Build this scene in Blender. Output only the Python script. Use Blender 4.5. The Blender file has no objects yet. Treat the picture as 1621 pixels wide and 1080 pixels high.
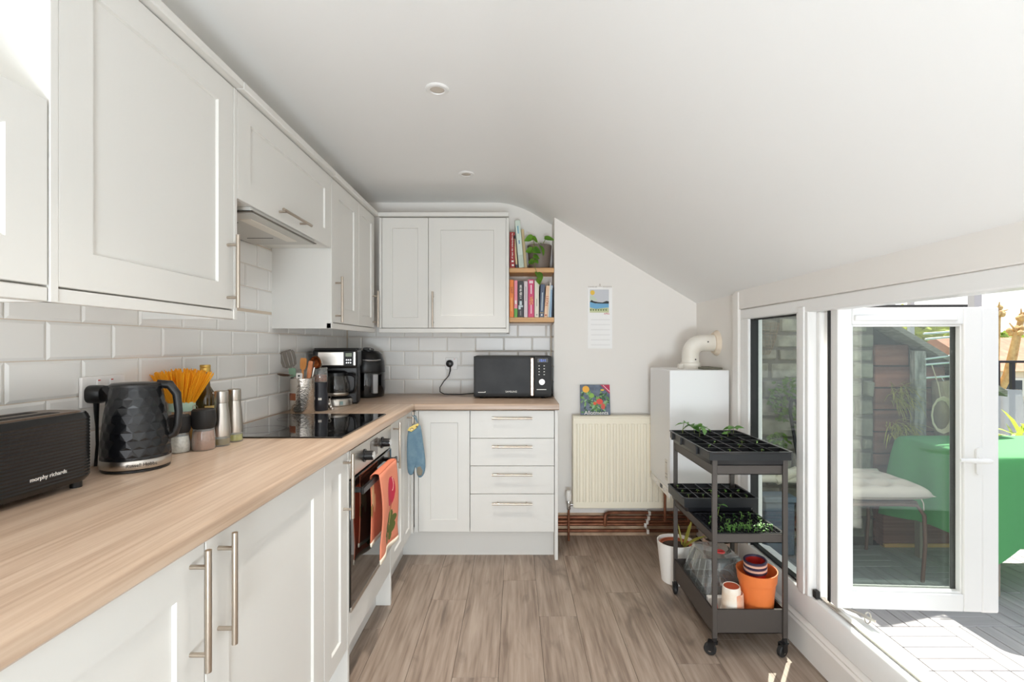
import bpy, bmesh, math, random
from math import pi, sin, cos, radians as R
from mathutils import Vector, Matrix

random.seed(11)
S = bpy.context.scene
C = S.collection

# ------------------------------------------------------------------ camera
cam = bpy.data.objects.new('camera', bpy.data.cameras.new('camera'))
C.objects.link(cam)
cam.location = (0, 0, 1.275)
cam.rotation_euler = (R(90), 0, 0)
cam.data.sensor_width = 36.0
cam.data.lens = 17.0
cam.data.shift_x = -0.0028
cam.data.shift_y = 0.0049
cam.data.clip_start = 0.05
cam.data.clip_end = 300
S.camera = cam

# ------------------------------------------------------------------ world, sun, added fill lamps, exposure
W = bpy.data.worlds.new('sky_world')
S.world = W
W.use_nodes = True
wn = W.node_tree
bg = wn.nodes['Background']
sky = wn.nodes.new('ShaderNodeTexSky')
sky.sky_type = 'NISHITA'
sky.sun_disc = False
sky.sun_elevation = R(54)
sky.sun_rotation = R(37)
sky.air_density = 1.0
sky.dust_density = 3.0
sky.ozone_density = 1.0
hz = wn.nodes.new('ShaderNodeMixRGB')
hz.inputs[0].default_value = 0.55
hz.inputs[2].default_value = (6.0, 6.2, 6.6, 1)
wn.links.new(sky.outputs[0], hz.inputs[1])
wn.links.new(hz.outputs[0], bg.inputs[0])
bg.inputs[1].default_value = 0.22

def lamp(name, kind, loc, rot, energy, col=(1, 1, 1), **kw):
    l = bpy.data.lights.new(name, kind)
    l.energy = energy
    l.color = col
    for k, v in kw.items():
        setattr(l, k, v)
    o = bpy.data.objects.new(name, l)
    o.location = loc
    o.rotation_euler = rot
    C.objects.link(o)
    return o

sund = Vector((-0.60, -0.80, -1.38)).normalized()      # direction the sunlight travels
lamp('sun', 'SUN', (6, 6, 8), sund.to_track_quat('-Z', 'Y').to_euler(), 11.0, (1.0, 0.95, 0.86), angle=R(0.6))
# fill lamp added in an assumed rear opening behind the camera
lamp('rear_fill_light', 'AREA', (0.0, -4.15, 1.35), (R(90), 0, 0), 26.0, (0.95, 0.97, 1.0),
     shape='RECTANGLE', size=1.9, size_y=1.7)
# fill lamp added behind the camera, bounced off the ceiling
lamp('ceiling_bounce_fill', 'AREA', (0.12, -1.6, 0.50), (R(134), 0, 0), 66.0, (0.83, 0.93, 1.0), shape='DISK', size=0.7)

S.view_settings.view_transform = 'Standard'
S.view_settings.look = 'None'
S.view_settings.gamma = 1.0
S.view_settings.use_curve_mapping = False
S.view_settings.exposure = 0.17
S.cycles.max_bounces = 14
S.cycles.diffuse_bounces = 12
S.cycles.transparent_max_bounces = 16
S.cycles.sample_clamp_indirect = 6.0

# ------------------------------------------------------------------ mesh helpers
class MB:
    def __init__(s):
        s.v, s.f, s.m = [], [], []
    def add(s, vs, fs, m=0):
        b = len(s.v)
        s.v += [tuple(p) for p in vs]
        s.f += [tuple(i + b for i in f) for f in fs]
        s.m += [m] * len(fs)
        return s
    def box(s, x0, x1, y0, y1, z0, z1, m=0):
        return s.add([(x0, y0, z0), (x1, y0, z0), (x1, y1, z0), (x0, y1, z0), (x0, y0, z1), (x1, y0, z1), (x1, y1, z1), (x0, y1, z1)],
                     [(0, 3, 2, 1), (4, 5, 6, 7), (0, 1, 5, 4), (1, 2, 6, 5), (2, 3, 7, 6), (3, 0, 4, 7)], m)
    def loft(s, rings, m=0, cap0=True, cap1=True, closed=True):
        n = len(rings[0]); vs = [p for r in rings for p in r]; fs = []
        for i in range(len(rings) - 1):
            for j in range(n if closed else n - 1):
                k = (j + 1) % n
                fs.append((i * n + j, i * n + k, (i + 1) * n + k, (i + 1) * n + j))
        if cap0: fs.append(tuple(range(n))[::-1])
        if cap1: fs.append(tuple((len(rings) - 1) * n + j for j in range(n)))
        return s.add(vs, fs, m)
    def cyl(s, p0, p1, r0, r1=None, n=14, m=0, cap=True):
        p0, p1 = Vector(p0), Vector(p1); r1 = r0 if r1 is None else r1
        d = (p1 - p0).normalized(); a = d.orthogonal().normalized(); b = d.cross(a)
        rg = lambda p, r: [p + (a * cos(2 * pi * i / n) + b * sin(2 * pi * i / n)) * r for i in range(n)]
        return s.loft([rg(p0, r0), rg(p1, r1)], m, cap, cap)
    def lathe(s, prof, n=24, c=(0, 0, 0), m=0, cap0=True, cap1=True):
        return s.loft([[(c[0] + r * cos(2 * pi * i / n), c[1] + r * sin(2 * pi * i / n), c[2] + z) for i in range(n)] for r, z in prof], m, cap0, cap1)
    def tube(s, pts, r, n=8, m=0, cap=True):
        pts = [Vector(p) for p in pts]; rings = []; a = None
        for i, p in enumerate(pts):
            d = (pts[min(i + 1, len(pts) - 1)] - pts[max(i - 1, 0)]).normalized()
            a = d.orthogonal().normalized() if a is None else (a - d * a.dot(d)).normalized()
            b = d.cross(a); rr = r[i] if isinstance(r, (list, tuple)) else r
            rings.append([p + (a * cos(2 * pi * k / n) + b * sin(2 * pi * k / n)) * rr for k in range(n)])
        return s.loft(rings, m, cap, cap)
    def prism(s, poly, ax, a0, a1, m=0):
        f = {'x': lambda p, a: (a, p[0], p[1]), 'y': lambda p, a: (p[0], a, p[1]), 'z': lambda p, a: (p[0], p[1], a)}[ax]
        return s.loft([[f(p, a0) for p in poly], [f(p, a1) for p in poly]], m)
    def tf(s, M, start=0):
        for i in range(start, len(s.v)):
            s.v[i] = tuple(M @ Vector(s.v[i]))
        return s
    def mesh(s, name, mats, smooth=True, ang=38):
        me = bpy.data.meshes.new(name)
        me.from_pydata(s.v, [], s.f)
        for m in (mats if isinstance(mats, (list, tuple)) else [mats]):
            me.materials.append(m)
        bm = bmesh.new(); bm.from_mesh(me)
        bmesh.ops.recalc_face_normals(bm, faces=bm.faces)
        bm.to_mesh(me); bm.free()
        for p, i in zip(me.polygons, s.m):
            p.material_index = i
            p.use_smooth = smooth
        if smooth:
            me.set_sharp_from_angle(angle=R(ang))
        return me
    def build(s, name, mats, parent=None, bevel=0, seg=2, smooth=True, loc=None, rot=None, ang=38, sub=0):
        return link(name, s.mesh(name, mats, smooth, ang), parent, bevel, seg, loc, rot, sub)

WORLD = set()
def link(name, me, parent=None, bevel=0, seg=2, loc=None, rot=None, sub=0):
    o = bpy.data.objects.new(name, me)
    C.objects.link(o)
    if parent is not None:
        o.parent = parent
        if parent.name in WORLD:
            o.location = -parent.location
    if loc is not None:
        o.location = loc
    if rot is not None:
        o.rotation_euler = rot
    if bevel:
        b = o.modifiers.new('bevel', 'BEVEL'); b.width = bevel; b.segments = seg; b.limit_method = 'ANGLE'; b.angle_limit = R(40)
    if sub:
        d = o.modifiers.new('sub', 'SUBSURF'); d.levels = sub; d.render_levels = sub
    return o
def tag(o, label, cat, group=None, kind=None):
    o['label'] = label; o['category'] = cat
    if group: o['group'] = group
    if kind: o['kind'] = kind
    return o
def thing(name, label, cat, loc=(0, 0, 0), rz=0, group=None, world=False):
    o = bpy.data.objects.new(name, None)
    o.empty_display_size = 0.05
    C.objects.link(o)
    o.location = loc; o.rotation_euler = (0, 0, rz)
    if world: WORLD.add(o.name)
    return tag(o, label, cat, group)
def struct(o, label=None, cat=None):
    o['kind'] = 'structure'
    if label: o['label'] = label
    if cat: o['category'] = cat
    return o
def sroot(name, label, cat, loc=(0, 0, 0), rz=0):
    o = bpy.data.objects.new(name, None); C.objects.link(o); o.location = loc; o.rotation_euler = (0, 0, rz)
    return struct(o, label, cat)
def rrect(w, d, r, n=5):
    out = []
    for cx, cy, a in ((w / 2 - r, d / 2 - r, 0), (-w / 2 + r, d / 2 - r, 90), (-w / 2 + r, -d / 2 + r, 180), (w / 2 - r, -d / 2 + r, 270)):
        for i in range(n + 1):
            t = R(a + 90 * i / n)
            out.append((cx + r * cos(t), cy + r * sin(t)))
    return out
def ring(pts, z, k=1.0, ky=None, c=(0, 0)):
    return [(c[0] + x * k, c[1] + y * (k if ky is None else ky), z) for x, y in pts]
def text(name, body, size, mat, parent, loc, rot, ext=0.0004, align='CENTER', sx=1.0):
    cu = bpy.data.curves.new(name, 'FONT'); cu.body = body; cu.size = size; cu.extrude = ext
    cu.align_x = align; cu.align_y = 'CENTER'; cu.materials.append(mat)
    tmp = bpy.data.objects.new(name, cu)
    me = bpy.data.meshes.new_from_object(tmp); me.name = name
    bpy.data.objects.remove(tmp)
    o = bpy.data.objects.new(name, me); C.objects.link(o)
    o.parent = parent
    l = Vector(loc)
    if parent is not None and parent.name in WORLD: l = l - parent.location
    o.location = l; o.rotation_euler = rot; o.scale = (sx, 1, 1)
    return o
FRONT = (R(90), 0, 0)                   # lettering that faces -Y
EAST = (R(90), 0, R(90))                # lettering that faces +X
SPINE = (Matrix.Rotation(R(90), 3, 'Y') @ Matrix.Rotation(R(90), 3, 'X')).to_euler()   # down a spine that faces -Y

# ------------------------------------------------------------------ materials
def lin(c):
    return tuple((x / 255 / 12.92 if x / 255 <= 0.04045 else ((x / 255 + 0.055) / 1.055) ** 2.4) for x in c) + (1,)
MATS = {}
def M(name, col, rough=0.5, metal=0.0, noise=None, bump=None, rand=0.0, spec=0.5, coat=0.0, emit=0, sss=0, trans=0, ior=None):
    m = bpy.data.materials.new(name); m.use_nodes = True
    nt = m.node_tree; b = nt.nodes['Principled BSDF']
    b.inputs['Base Color'].default_value = lin(col)
    b.inputs['Roughness'].default_value = rough
    b.inputs['Metallic'].default_value = metal
    b.inputs['Specular IOR Level'].default_value = spec
    b.inputs['Coat Weight'].default_value = coat
    b.inputs['Transmission Weight'].default_value = trans
    if ior: b.inputs['IOR'].default_value = ior
    if emit:
        b.inputs['Emission Color'].default_value = lin(col); b.inputs['Emission Strength'].default_value = emit
    tc = None
    def coords(stretch):
        tc = nt.nodes.new('ShaderNodeTexCoord'); mp = nt.nodes.new('ShaderNodeMapping')
        mp.inputs['Scale'].default_value = stretch
        nt.links.new(tc.outputs['Object'], mp.inputs[0]); return mp.outputs[0]
    src = None
    if noise:
        sc, c2, st = noise[0], noise[1], noise[2] if len(noise) > 2 else (1, 1, 1)
        n = nt.nodes.new('ShaderNodeTexNoise'); n.inputs['Scale'].default_value = sc; n.inputs['Detail'].default_value = 5
        nt.links.new(coords(st), n.inputs['Vector'])
        rp = nt.nodes.new('ShaderNodeValToRGB'); rp.color_ramp.elements[0].position = 0.35; rp.color_ramp.elements[1].position = 0.68
        rp.color_ramp.elements[0].color = lin(col); rp.color_ramp.elements[1].color = lin(c2)
        nt.links.new(n.outputs[0], rp.inputs[0]); src = rp.outputs[0]
    if rand:
        oi = nt.nodes.new('ShaderNodeObjectInfo'); mr = nt.nodes.new('ShaderNodeMapRange')
        mr.inputs['To Min'].default_value = 1 - rand; mr.inputs['To Max'].default_value = 1 + rand
        nt.links.new(oi.outputs['Random'], mr.inputs[0])
        mx = nt.nodes.new('ShaderNodeHueSaturation')
        if src: nt.links.new(src, mx.inputs['Color'])
        else: mx.inputs['Color'].default_value = lin(col)
        nt.links.new(mr.outputs[0], mx.inputs['Value']); src = mx.outputs[0]
    if src: nt.links.new(src, b.inputs['Base Color'])
    if bump:
        sc, stg, st = bump[0], bump[1], bump[2] if len(bump) > 2 else (1, 1, 1)
        n = nt.nodes.new('ShaderNodeTexNoise'); n.inputs['Scale'].default_value = sc; n.inputs['Detail'].default_value = 3
        nt.links.new(coords(st), n.inputs['Vector'])
        bp = nt.nodes.new('ShaderNodeBump'); bp.inputs['Strength'].default_value = stg; bp.inputs['Distance'].default_value = 0.002
        nt.links.new(n.outputs[0], bp.inputs['Height']); nt.links.new(bp.outputs[0], b.inputs['Normal'])
    MATS[name] = m
    return m
def wood(name, c1, c2, c3, axis, rough=0.45, fine=60, along=1.6, rand=0.0, knots=0.0):
    m = bpy.data.materials.new(name); m.use_nodes = True
    nt = m.node_tree; b = nt.nodes['Principled BSDF']; b.inputs['Roughness'].default_value = rough
    N = nt.nodes.new; L = nt.links.new
    tc = N('ShaderNodeTexCoord'); oi = N('ShaderNodeObjectInfo')
    ad = N('ShaderNodeVectorMath'); ad.operation = 'ADD'
    sc = N('ShaderNodeVectorMath'); sc.operation = 'SCALE'; sc.inputs[0].default_value = (7.3, 3.1, 5.7)
    L(oi.outputs['Random'], sc.inputs['Scale']); L(tc.outputs['Object'], ad.inputs[0]); L(sc.outputs[0], ad.inputs[1])
    def nz(scl, det, dist):
        mp = N('ShaderNodeMapping'); st = [1, 1, 1]; st[axis] = along / fine
        mp.inputs['Scale'].default_value = st; L(ad.outputs[0], mp.inputs[0])
        n = N('ShaderNodeTexNoise'); n.inputs['Scale'].default_value = scl; n.inputs['Detail'].default_value = det; n.inputs['Distortion'].default_value = dist
        L(mp.outputs[0], n.inputs['Vector']); return n
    n1 = nz(fine, 4, 0.3); n2 = nz(fine * 0.22, 3, 0.8)
    ma = N('ShaderNodeMath'); ma.operation = 'MULTIPLY_ADD'; ma.inputs[1].default_value = 0.5
    mb = N('ShaderNodeMath'); mb.operation = 'MULTIPLY'; mb.inputs[1].default_value = 0.5
    L(n2.outputs[0], mb.inputs[0]); L(n1.outputs[0], ma.inputs[0]); L(mb.outputs[0], ma.inputs[2])
    rp = N('ShaderNodeValToRGB'); e = rp.color_ramp.elements
    e[0].position = 0.36; e[0].color = lin(c1); e[1].position = 0.66; e[1].color = lin(c3)
    x = e.new(0.5); x.color = lin(c2)
    L(ma.outputs[0], rp.inputs[0]); src = rp.outputs[0]
    if knots:
        vm = N('ShaderNodeMapping'); st = [3.2, 3.2, 3.2]; st[axis] = 1.1; vm.inputs['Scale'].default_value = st; L(ad.outputs[0], vm.inputs[0])
        vo = N('ShaderNodeTexNoise'); vo.inputs['Scale'].default_value = 2.4; vo.inputs['Detail'].default_value = 4; vo.inputs['Distortion'].default_value = 1.2
        L(vm.outputs[0], vo.inputs['Vector'])
        kr = N('ShaderNodeMapRange'); kr.inputs['From Min'].default_value = 0.58; kr.inputs['From Max'].default_value = 0.75
        kr.inputs['To Max'].default_value = knots; L(vo.outputs[0], kr.inputs[0])
        mx = N('ShaderNodeMixRGB'); mx.inputs[2].default_value = lin(tuple(v * 0.72 for v in c1)); L(kr.outputs[0], mx.inputs[0]); L(src, mx.inputs[1]); src = mx.outputs[0]
    if rand:
        mr = N('ShaderNodeMapRange'); mr.inputs['To Min'].default_value = 1 - rand; mr.inputs['To Max'].default_value = 1 + rand
        L(oi.outputs['Random'], mr.inputs[0]); hs = N('ShaderNodeHueSaturation'); L(src, hs.inputs['Color']); L(mr.outputs[0], hs.inputs['Value']); src = hs.outputs[0]
    L(src, b.inputs['Base Color'])
    bp = N('ShaderNodeBump'); bp.inputs['Strength'].default_value = 0.12; bp.inputs['Distance'].default_value = 0.001
    L(n1.outputs[0], bp.inputs['Height']); L(bp.outputs[0], b.inputs['Normal'])
    return m
def glassy(name, tint=(255, 255, 255), refl=1.0, rough=0.0, milky=0.0):
    m = bpy.data.materials.new(name); m.use_nodes = True
    nt = m.node_tree; nt.nodes.remove(nt.nodes['Principled BSDF']); out = nt.nodes['Material Output']
    tr = nt.nodes.new('ShaderNodeBsdfTransparent'); tr.inputs[0].default_value = lin(tint)
    gl = nt.nodes.new('ShaderNodeBsdfGlossy'); gl.inputs['Roughness'].default_value = rough
    fr = nt.nodes.new('ShaderNodeFresnel'); ge = nt.nodes.new('ShaderNodeNewGeometry')      # same reflectance from both sides of a thin sheet
    ir = nt.nodes.new('ShaderNodeMapRange'); ir.inputs['To Min'].default_value = 1.5; ir.inputs['To Max'].default_value = 1 / 1.5
    nt.links.new(ge.outputs['Backfacing'], ir.inputs[0]); nt.links.new(ir.outputs[0], fr.inputs[0])
    ml = nt.nodes.new('ShaderNodeMath'); ml.operation = 'MULTIPLY'; ml.inputs[1].default_value = refl
    mx = nt.nodes.new('ShaderNodeMixShader')
    nt.links.new(fr.outputs[0], ml.inputs[0]); nt.links.new(ml.outputs[0], mx.inputs[0])
    base = tr.outputs[0]
    if milky:
        df = nt.nodes.new('ShaderNodeBsdfDiffuse'); df.inputs[0].default_value = lin((225, 230, 228))
        m2 = nt.nodes.new('ShaderNodeMixShader'); m2.inputs[0].default_value = milky
        nt.links.new(tr.outputs[0], m2.inputs[1]); nt.links.new(df.outputs[0], m2.inputs[2]); base = m2.outputs[0]
    nt.links.new(base, mx.inputs[1]); nt.links.new(gl.outputs[0], mx.inputs[2]); nt.links.new(mx.outputs[0], out.inputs[0])
    return m
def leafmat(name, c, c2):
    m = M(name, c, 0.4, noise=(25, c2), rand=0.18)
    nt = m.node_tree; b = nt.nodes['Principled BSDF']; out = nt.nodes['Material Output']
    tl = nt.nodes.new('ShaderNodeBsdfTranslucent'); tl.inputs[0].default_value = lin(c2)
    mx = nt.nodes.new('ShaderNodeMixShader'); mx.inputs[0].default_value = 0.3
    nt.links.new(b.outputs[0], mx.inputs[1]); nt.links.new(tl.outputs[0], mx.inputs[2]); nt.links.new(mx.outputs[0], out.inputs[0])
    return m

paint = M('wall_paint', (236, 232, 227), 0.8, bump=(40, 0.05))
ceilp = M('ceiling_paint', (240, 240, 239), 0.85, bump=(5, 0.25))
white_lac = M('cabinet_white', (218, 216, 211), 0.42, bump=(90, 0.10, (1, 1, 0.04)))
carc = M('carcass_white', (228, 226, 220), 0.5)
upvc = M('white_upvc', (236, 235, 233), 0.28)
trimw = M('trim_gloss', (234, 230, 225), 0.35)
work_y = wood('oak_worktop_lengthways', (168, 142, 120), (187, 162, 140), (203, 181, 160), 1, 0.30, 95, 3.0)
work_x = wood('oak_worktop_crossways', (164, 139, 118), (182, 157, 136), (196, 173, 153), 0, 0.33, 95, 3.0)
floorm = wood('grey_oak_plank', (120, 103, 90), (147, 130, 116), (167, 151, 137), 1, 0.42, 75, 4.5, rand=0.06, knots=0.75)
shelfw = wood('pine_shelf', (176, 126, 76), (206, 158, 106), (224, 182, 132), 0, 0.5, 45)
tilem = M('white_tile', (232, 231, 228), 0.12, rand=0.015, coat=0.3)
grout = M('grout', (214, 200, 182), 0.85)
steel = M('brushed_steel', (196, 190, 182), 0.3, 1.0, bump=(200, 0.08, (1, 1, 0.03)))
nickel = M('brushed_nickel', (190, 178, 164), 0.32, 1.0)
chrome = M('chrome', (220, 220, 220), 0.1, 1.0)
ham = M('hammered_steel', (205, 198, 190), 0.22, 1.0, bump=(95, 1.0))
blackp = M('black_plastic', (24, 24, 25), 0.32)
blackm = M('black_matt', (30, 29, 29), 0.6)
gloss = M('black_gloss_glass', (8, 8, 9), 0.04, coat=0.5)
ovglass = M('oven_glass', (16, 13, 12), 0.05, coat=0.6)
dark = M('dark_gap', (34, 31, 28), 0.8)
cream = M('radiator_cream', (240, 232, 212), 0.4)
boilw = M('boiler_white', (240, 240, 240), 0.3)
fluec = M('flue_cream', (238, 234, 226), 0.4, noise=(7, (228, 220, 206)))
copper = M('tarnished_copper', (112, 66, 46), 0.45, 0.55, noise=(14, (150, 98, 70)))
trolm = M('trolley_metal', (78, 72, 68), 0.45, 0.25)
trayb = M('seed_tray_black', (26, 27, 30), 0.35)
soil = M('soil', (44, 33, 26), 0.95, noise=(120, (72, 56, 44)), bump=(160, 0.9))
terra = M('orange_plastic', (226, 122, 62), 0.4)
redp = M('red_plastic', (176, 40, 34), 0.35)
bluep = M('dark_blue_rim', (58, 50, 72), 0.4)
whitep = M('white_plastic', (236, 232, 226), 0.35)
pinkp = M('pinkish_rim', (226, 180, 160), 0.4)
clearp = glassy('clear_plastic', (250, 252, 250), 2.2, 0.05, 0.15)
glassm = glassy('window_glass', (246, 250, 248), 1.0, 0.0)
greenl = leafmat('leaf_green', (70, 122, 34), (122, 172, 56))
ivy = leafmat('ivy_green', (70, 110, 40), (130, 160, 66))
seedl = leafmat('seedling_green', (88, 146, 66), (140, 188, 96))
yell = leafmat('yellow_leaf', (150, 146, 56), (188, 180, 90))
stemm = M('plant_stem', (120, 130, 60), 0.6)
potg = M('taupe_pot', (122, 108, 98), 0.55)
ink = M('black_ink', (24, 24, 26), 0.7)
inkw = M('white_ink', (240, 238, 232), 0.7)
inkr = M('red_ink', (196, 50, 40), 0.7)
inky = M('yellow_ink', (240, 200, 70), 0.7)
# ------------------------------------------------------------------ room shell
XL, YB, YR, XR = -1.204, 3.46, 3.257, 1.223
H0, SL = 2.302, 0.605
Y0 = -4.2

struct(MB().box(-1.2, 1.2, Y0, -2.0, -0.005, 0).build('floor_rear', floorm), 'plain floor of the room behind the camera', 'floor')
floor = struct(MB().box(-1.3, 1.3, Y0 - 0.1, YB + 0.1, -0.08, -0.005).build('floor', M('underlay', (70, 60, 52), 0.9)), 'grey-brown oak plank floor of the kitchen', 'floor')
pw, pl = 0.178, 1.22
offs = [0.1, 0.74, 0.35, 1.0, 0.55, 0.2, 0.86, 0.42, 1.08, 0.02, 0.62, 0.3, 0.9]
plank_me = {}
for i in range(12):
    x0 = -0.775 + i * pw
    x1 = min(x0 + pw, 1.215)
    y = -2.8 + offs[i]
    while y < 3.3:
        a, b = max(y, -2.0), min(y + pl, YB if x1 < 0.25 else YR)
        if b - a > 0.05:
            k = (round(b - a, 3), round(x1 - x0, 3))
            if k not in plank_me:
                plank_me[k] = MB().box(0, x1 - x0 - 0.0012, 0, b - a - 0.0012, -0.0052, 0).mesh('floor_plank', floorm, False)
            link('floor_plank', plank_me[k], floor, loc=(x0, a, 0), bevel=0.0006, seg=1)
        y += pl

wl = struct(MB().box(XL - 0.1, XL, Y0, YB + 0.1, 0, 2.42).build('wall_left', paint), 'left kitchen wall behind the wall units', 'wall')
wb = struct(MB().box(XL, 0.30, YB, YB + 0.1, 0, 2.42).build('wall_back', paint), 'back wall of the alcove above the worktop', 'wall')
wr = struct(MB().box(0.266, 1.33, YR, YB + 0.1, 0, 2.42).build('wall_back_right', paint), 'pale plaster wall behind the radiator', 'wall')
# right wall: pier beside the boiler, upstand under the window, lintel, near pier
g = MB().box(XR, 1.34, 2.62, YR, 0, 1.75).box(1.215, 1.34, 0.66, 2.62, 0, 0.14).box(1.215, 1.34, Y0, 0.66, 0, 2.0).box(1.24, 1.34, 0.66, 2.62, 1.472, 1.75)
struct(g.build('wall_right', paint), 'low eaves wall that holds the wide window', 'wall')
# unseen rear wall, its wide opening made for the fill lamp
g = MB().box(XL, -0.8, Y0 - 0.1, Y0, 0, 2.42).box(1.1, 1.34, Y0 - 0.1, Y0, 0, 2.42).box(-0.8, 1.1, Y0 - 0.1, Y0, 0, 0.4).box(-0.8, 1.1, Y0 - 0.1, Y0, 2.15, 2.42)
struct(g.build('wall_rear', paint), 'rear kitchen wall with a wide opening for the added fill lamp', 'wall')
# ceiling: flat, a soft curve, then the slope under the roof
prof = [(XL - 0.1, H0), (-0.6, H0)]
for i in range(0, 13):
    t = i / 12
    a, b, c = Vector((-0.16, H0)), Vector((0, H0)), Vector((0.16, H0 - SL * 0.16))
    p = a * (1 - t) ** 2 + b * 2 * t * (1 - t) + c * t * t
    prof.append((p.x, p.y))
prof.append((1.215, H0 - SL * 1.215)); prof.append((1.36, H0 - SL * 1.36 + 0.0))
poly = prof + [(1.36, 2.6), (XL - 0.1, 2.6)]
struct(MB().prism(poly, 'y', Y0 - 0.1, YB + 0.1).build('ceiling', ceilp, ang=30), 'white ceiling that curves down into a slope', 'ceiling')

# wall tiles ---------------------------------------------------------------
TW, TH, GA = 0.2030, 0.1015, 0.0022
tcache = {}
def tile(parent, orient, a0, a1, z0, z1):
    w, h = a1 - a0 - GA, z1 - z0 - GA
    if w < 0.012 or h < 0.012: return
    k = (orient, round(w, 3), round(h, 3))
    if k not in tcache:
        e, d = min(0.0075, w * 0.3, h * 0.3), 0.0060
        pts = [(0, 0, 0), (w, 0, 0), (w, h, 0), (0, h, 0), (0, 0, 0.003), (w, 0, 0.003), (w, h, 0.003), (0, h, 0.003), (e, e, d), (w - e, e, d), (w - e, h - e, d), (e, h - e, d)]
        fs = [(0, 1, 5, 4), (1, 2, 6, 5), (2, 3, 7, 6), (3, 0, 4, 7), (4, 5, 9, 8), (5, 6, 10, 9), (6, 7, 11, 10), (7, 4, 8, 11), (8, 9, 10, 11), (3, 2, 1, 0)]
        f = {'L': lambda p: (p[2], p[0], p[1]), 'B': lambda p: (p[0], -p[2], p[1]), 'R': lambda p: (-p[2], p[0], p[1])}[orient]
        tcache[k] = MB().add([f(p) for p in pts], fs).mesh('wall_tile', tilem, False)
    loc = {'L': (XL + 0.001, a0, z0), 'B': (a0, YB - 0.001, z0), 'R': (0.265, a0, z0)}[orient]
    link('wall_tile', tcache[k], parent, loc=loc)
def tilerow(parent, orient, j0, lo, hi, z0, z1):
    a = j0 + math.floor((lo - j0) / TW) * TW
    while a < hi:
        tile(parent, orient, max(a, lo), min(a + TW, hi), z0, z1)
        a += TW
for k in range(9):
    z0 = 0.934 + k * TH; z1 = z0 + TH
    if k < 5:
        tilerow(wl, 'L', 1.137 if k % 2 == 0 else 1.238, 0.72, YB - 0.008, z0, min(z1, 1.43))
        tilerow(wb, 'B', -0.790 if k % 2 == 0 else -0.890, XL + 0.009, 0.256, z0, min(z1, 1.43))
        tile(wr, 'R', YR + 0.002, YB - 0.01, z0, min(z1, 1.43))
    else:
        tilerow(wl, 'L', 1.137 if k % 2 == 0 else 1.238, 1.56, 2.40, z0, min(z1, 1.75))
struct(MB().box(XL, XL + 0.002, 0.72, YB, 0.934, 1.75).build('grout_bed', grout, wl))
struct(MB().box(XL + 0.002, 0.2655, YB - 0.002, YB, 0.934, 1.43).build('grout_bed', grout, wb))
struct(MB().box(0.2640, 0.266, YR + 0.002, YB - 0.002, 0.934, 1.43).build('grout_bed', grout, wr))

# trims --------------------------------------------------------------------
struct(MB().prism([(1.215, 0), (1.19, 0), (1.19, 0.108), (1.197, 0.116), (1.195, 0.124), (1.204, 0.134), (1.215, 0.138)], 'y', Y0, 2.66).build('baseboard_right', trimw), 'moulded white skirting board below the window', 'skirting')
struct(MB().box(1.205, 1.242, 0.62, 2.655, 1.472, 1.575).build('trim_1', trimw, bevel=0.003), 'wide white fascia board between window frame and ceiling', 'trim')
struct(MB().box(1.198, 1.2245, 2.600, 2.660, 0.136, 1.565).build('trim_2', trimw, bevel=0.003), 'white upright trim between boiler and window frame', 'trim')

# fixed window and the frame of the opening ---------------------------------
win = sroot('window_1', 'white framed fixed window pane beside the trolley', 'window')
def piece(name, y0, y1, z0, z1, x0=1.212, x1=1.285, m=upvc, bv=0.006):
    return MB().box(x0, x1, y0, y1, z0, z1).build(name, m, win, bevel=bv)
piece('frame_rail', 0.66, 2.60, 1.416, 1.472)
MB().prism([(1.206, 0.140), (1.206, 0.205), (1.222, 0.238), (1.285, 0.244), (1.285, 0.140)], 'y', 0.66, 2.60).build('frame_rail', upvc, win, bevel=0.004)
piece('frame_post', 2.512, 2.60, 0.236, 1.420)
piece('mullion', 2.000, 2.086, 0.236, 1.420)
piece('mullion_cap', 2.022, 2.062, 0.236, 1.44, 1.206, 1.214, bv=0.003)
piece('frame_post', 0.66, 0.95, 0.236, 1.420)
piece('door_rebate', 1.975, 2.0, 0.244, 1.416, 1.245, 1.285)
piece('gasket', 2.5055, 2.5125, 0.244, 1.416, 1.224, 1.262, blackm, 0)
piece('gasket', 2.086, 2.091, 0.244, 1.416, 1.24, 1.262, blackm, 0)
piece('gasket', 2.086, 2.512, 0.242, 0.252, 1.236, 1.262, blackm, 0)
piece('gasket', 2.086, 2.512, 1.410, 1.417, 1.236, 1.262, blackm, 0)
MB().box(1.248, 1.254, 2.09, 2.508, 0.248, 1.412).build('pane', glassm, win)
MB().prism([(1.285, 0.10), (1.285, 0.225), (1.37, 0.20), (1.37, 0.185), (1.34, 0.10)], 'y', 0.66, 2.60).build('outer_sill', upvc, win, bevel=0.004)
piece('threshold_track', 0.95, 2.0, 0.243, 0.249, 1.245, 1.262, steel, 0)
for y in (1.99,): piece('corner_block', y - 0.022, y, 0.244, 0.274, 1.225, 1.243, blackm, 0.001)

glassd = glassy('coated_glass', (246, 250, 248), 1.45)
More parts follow.
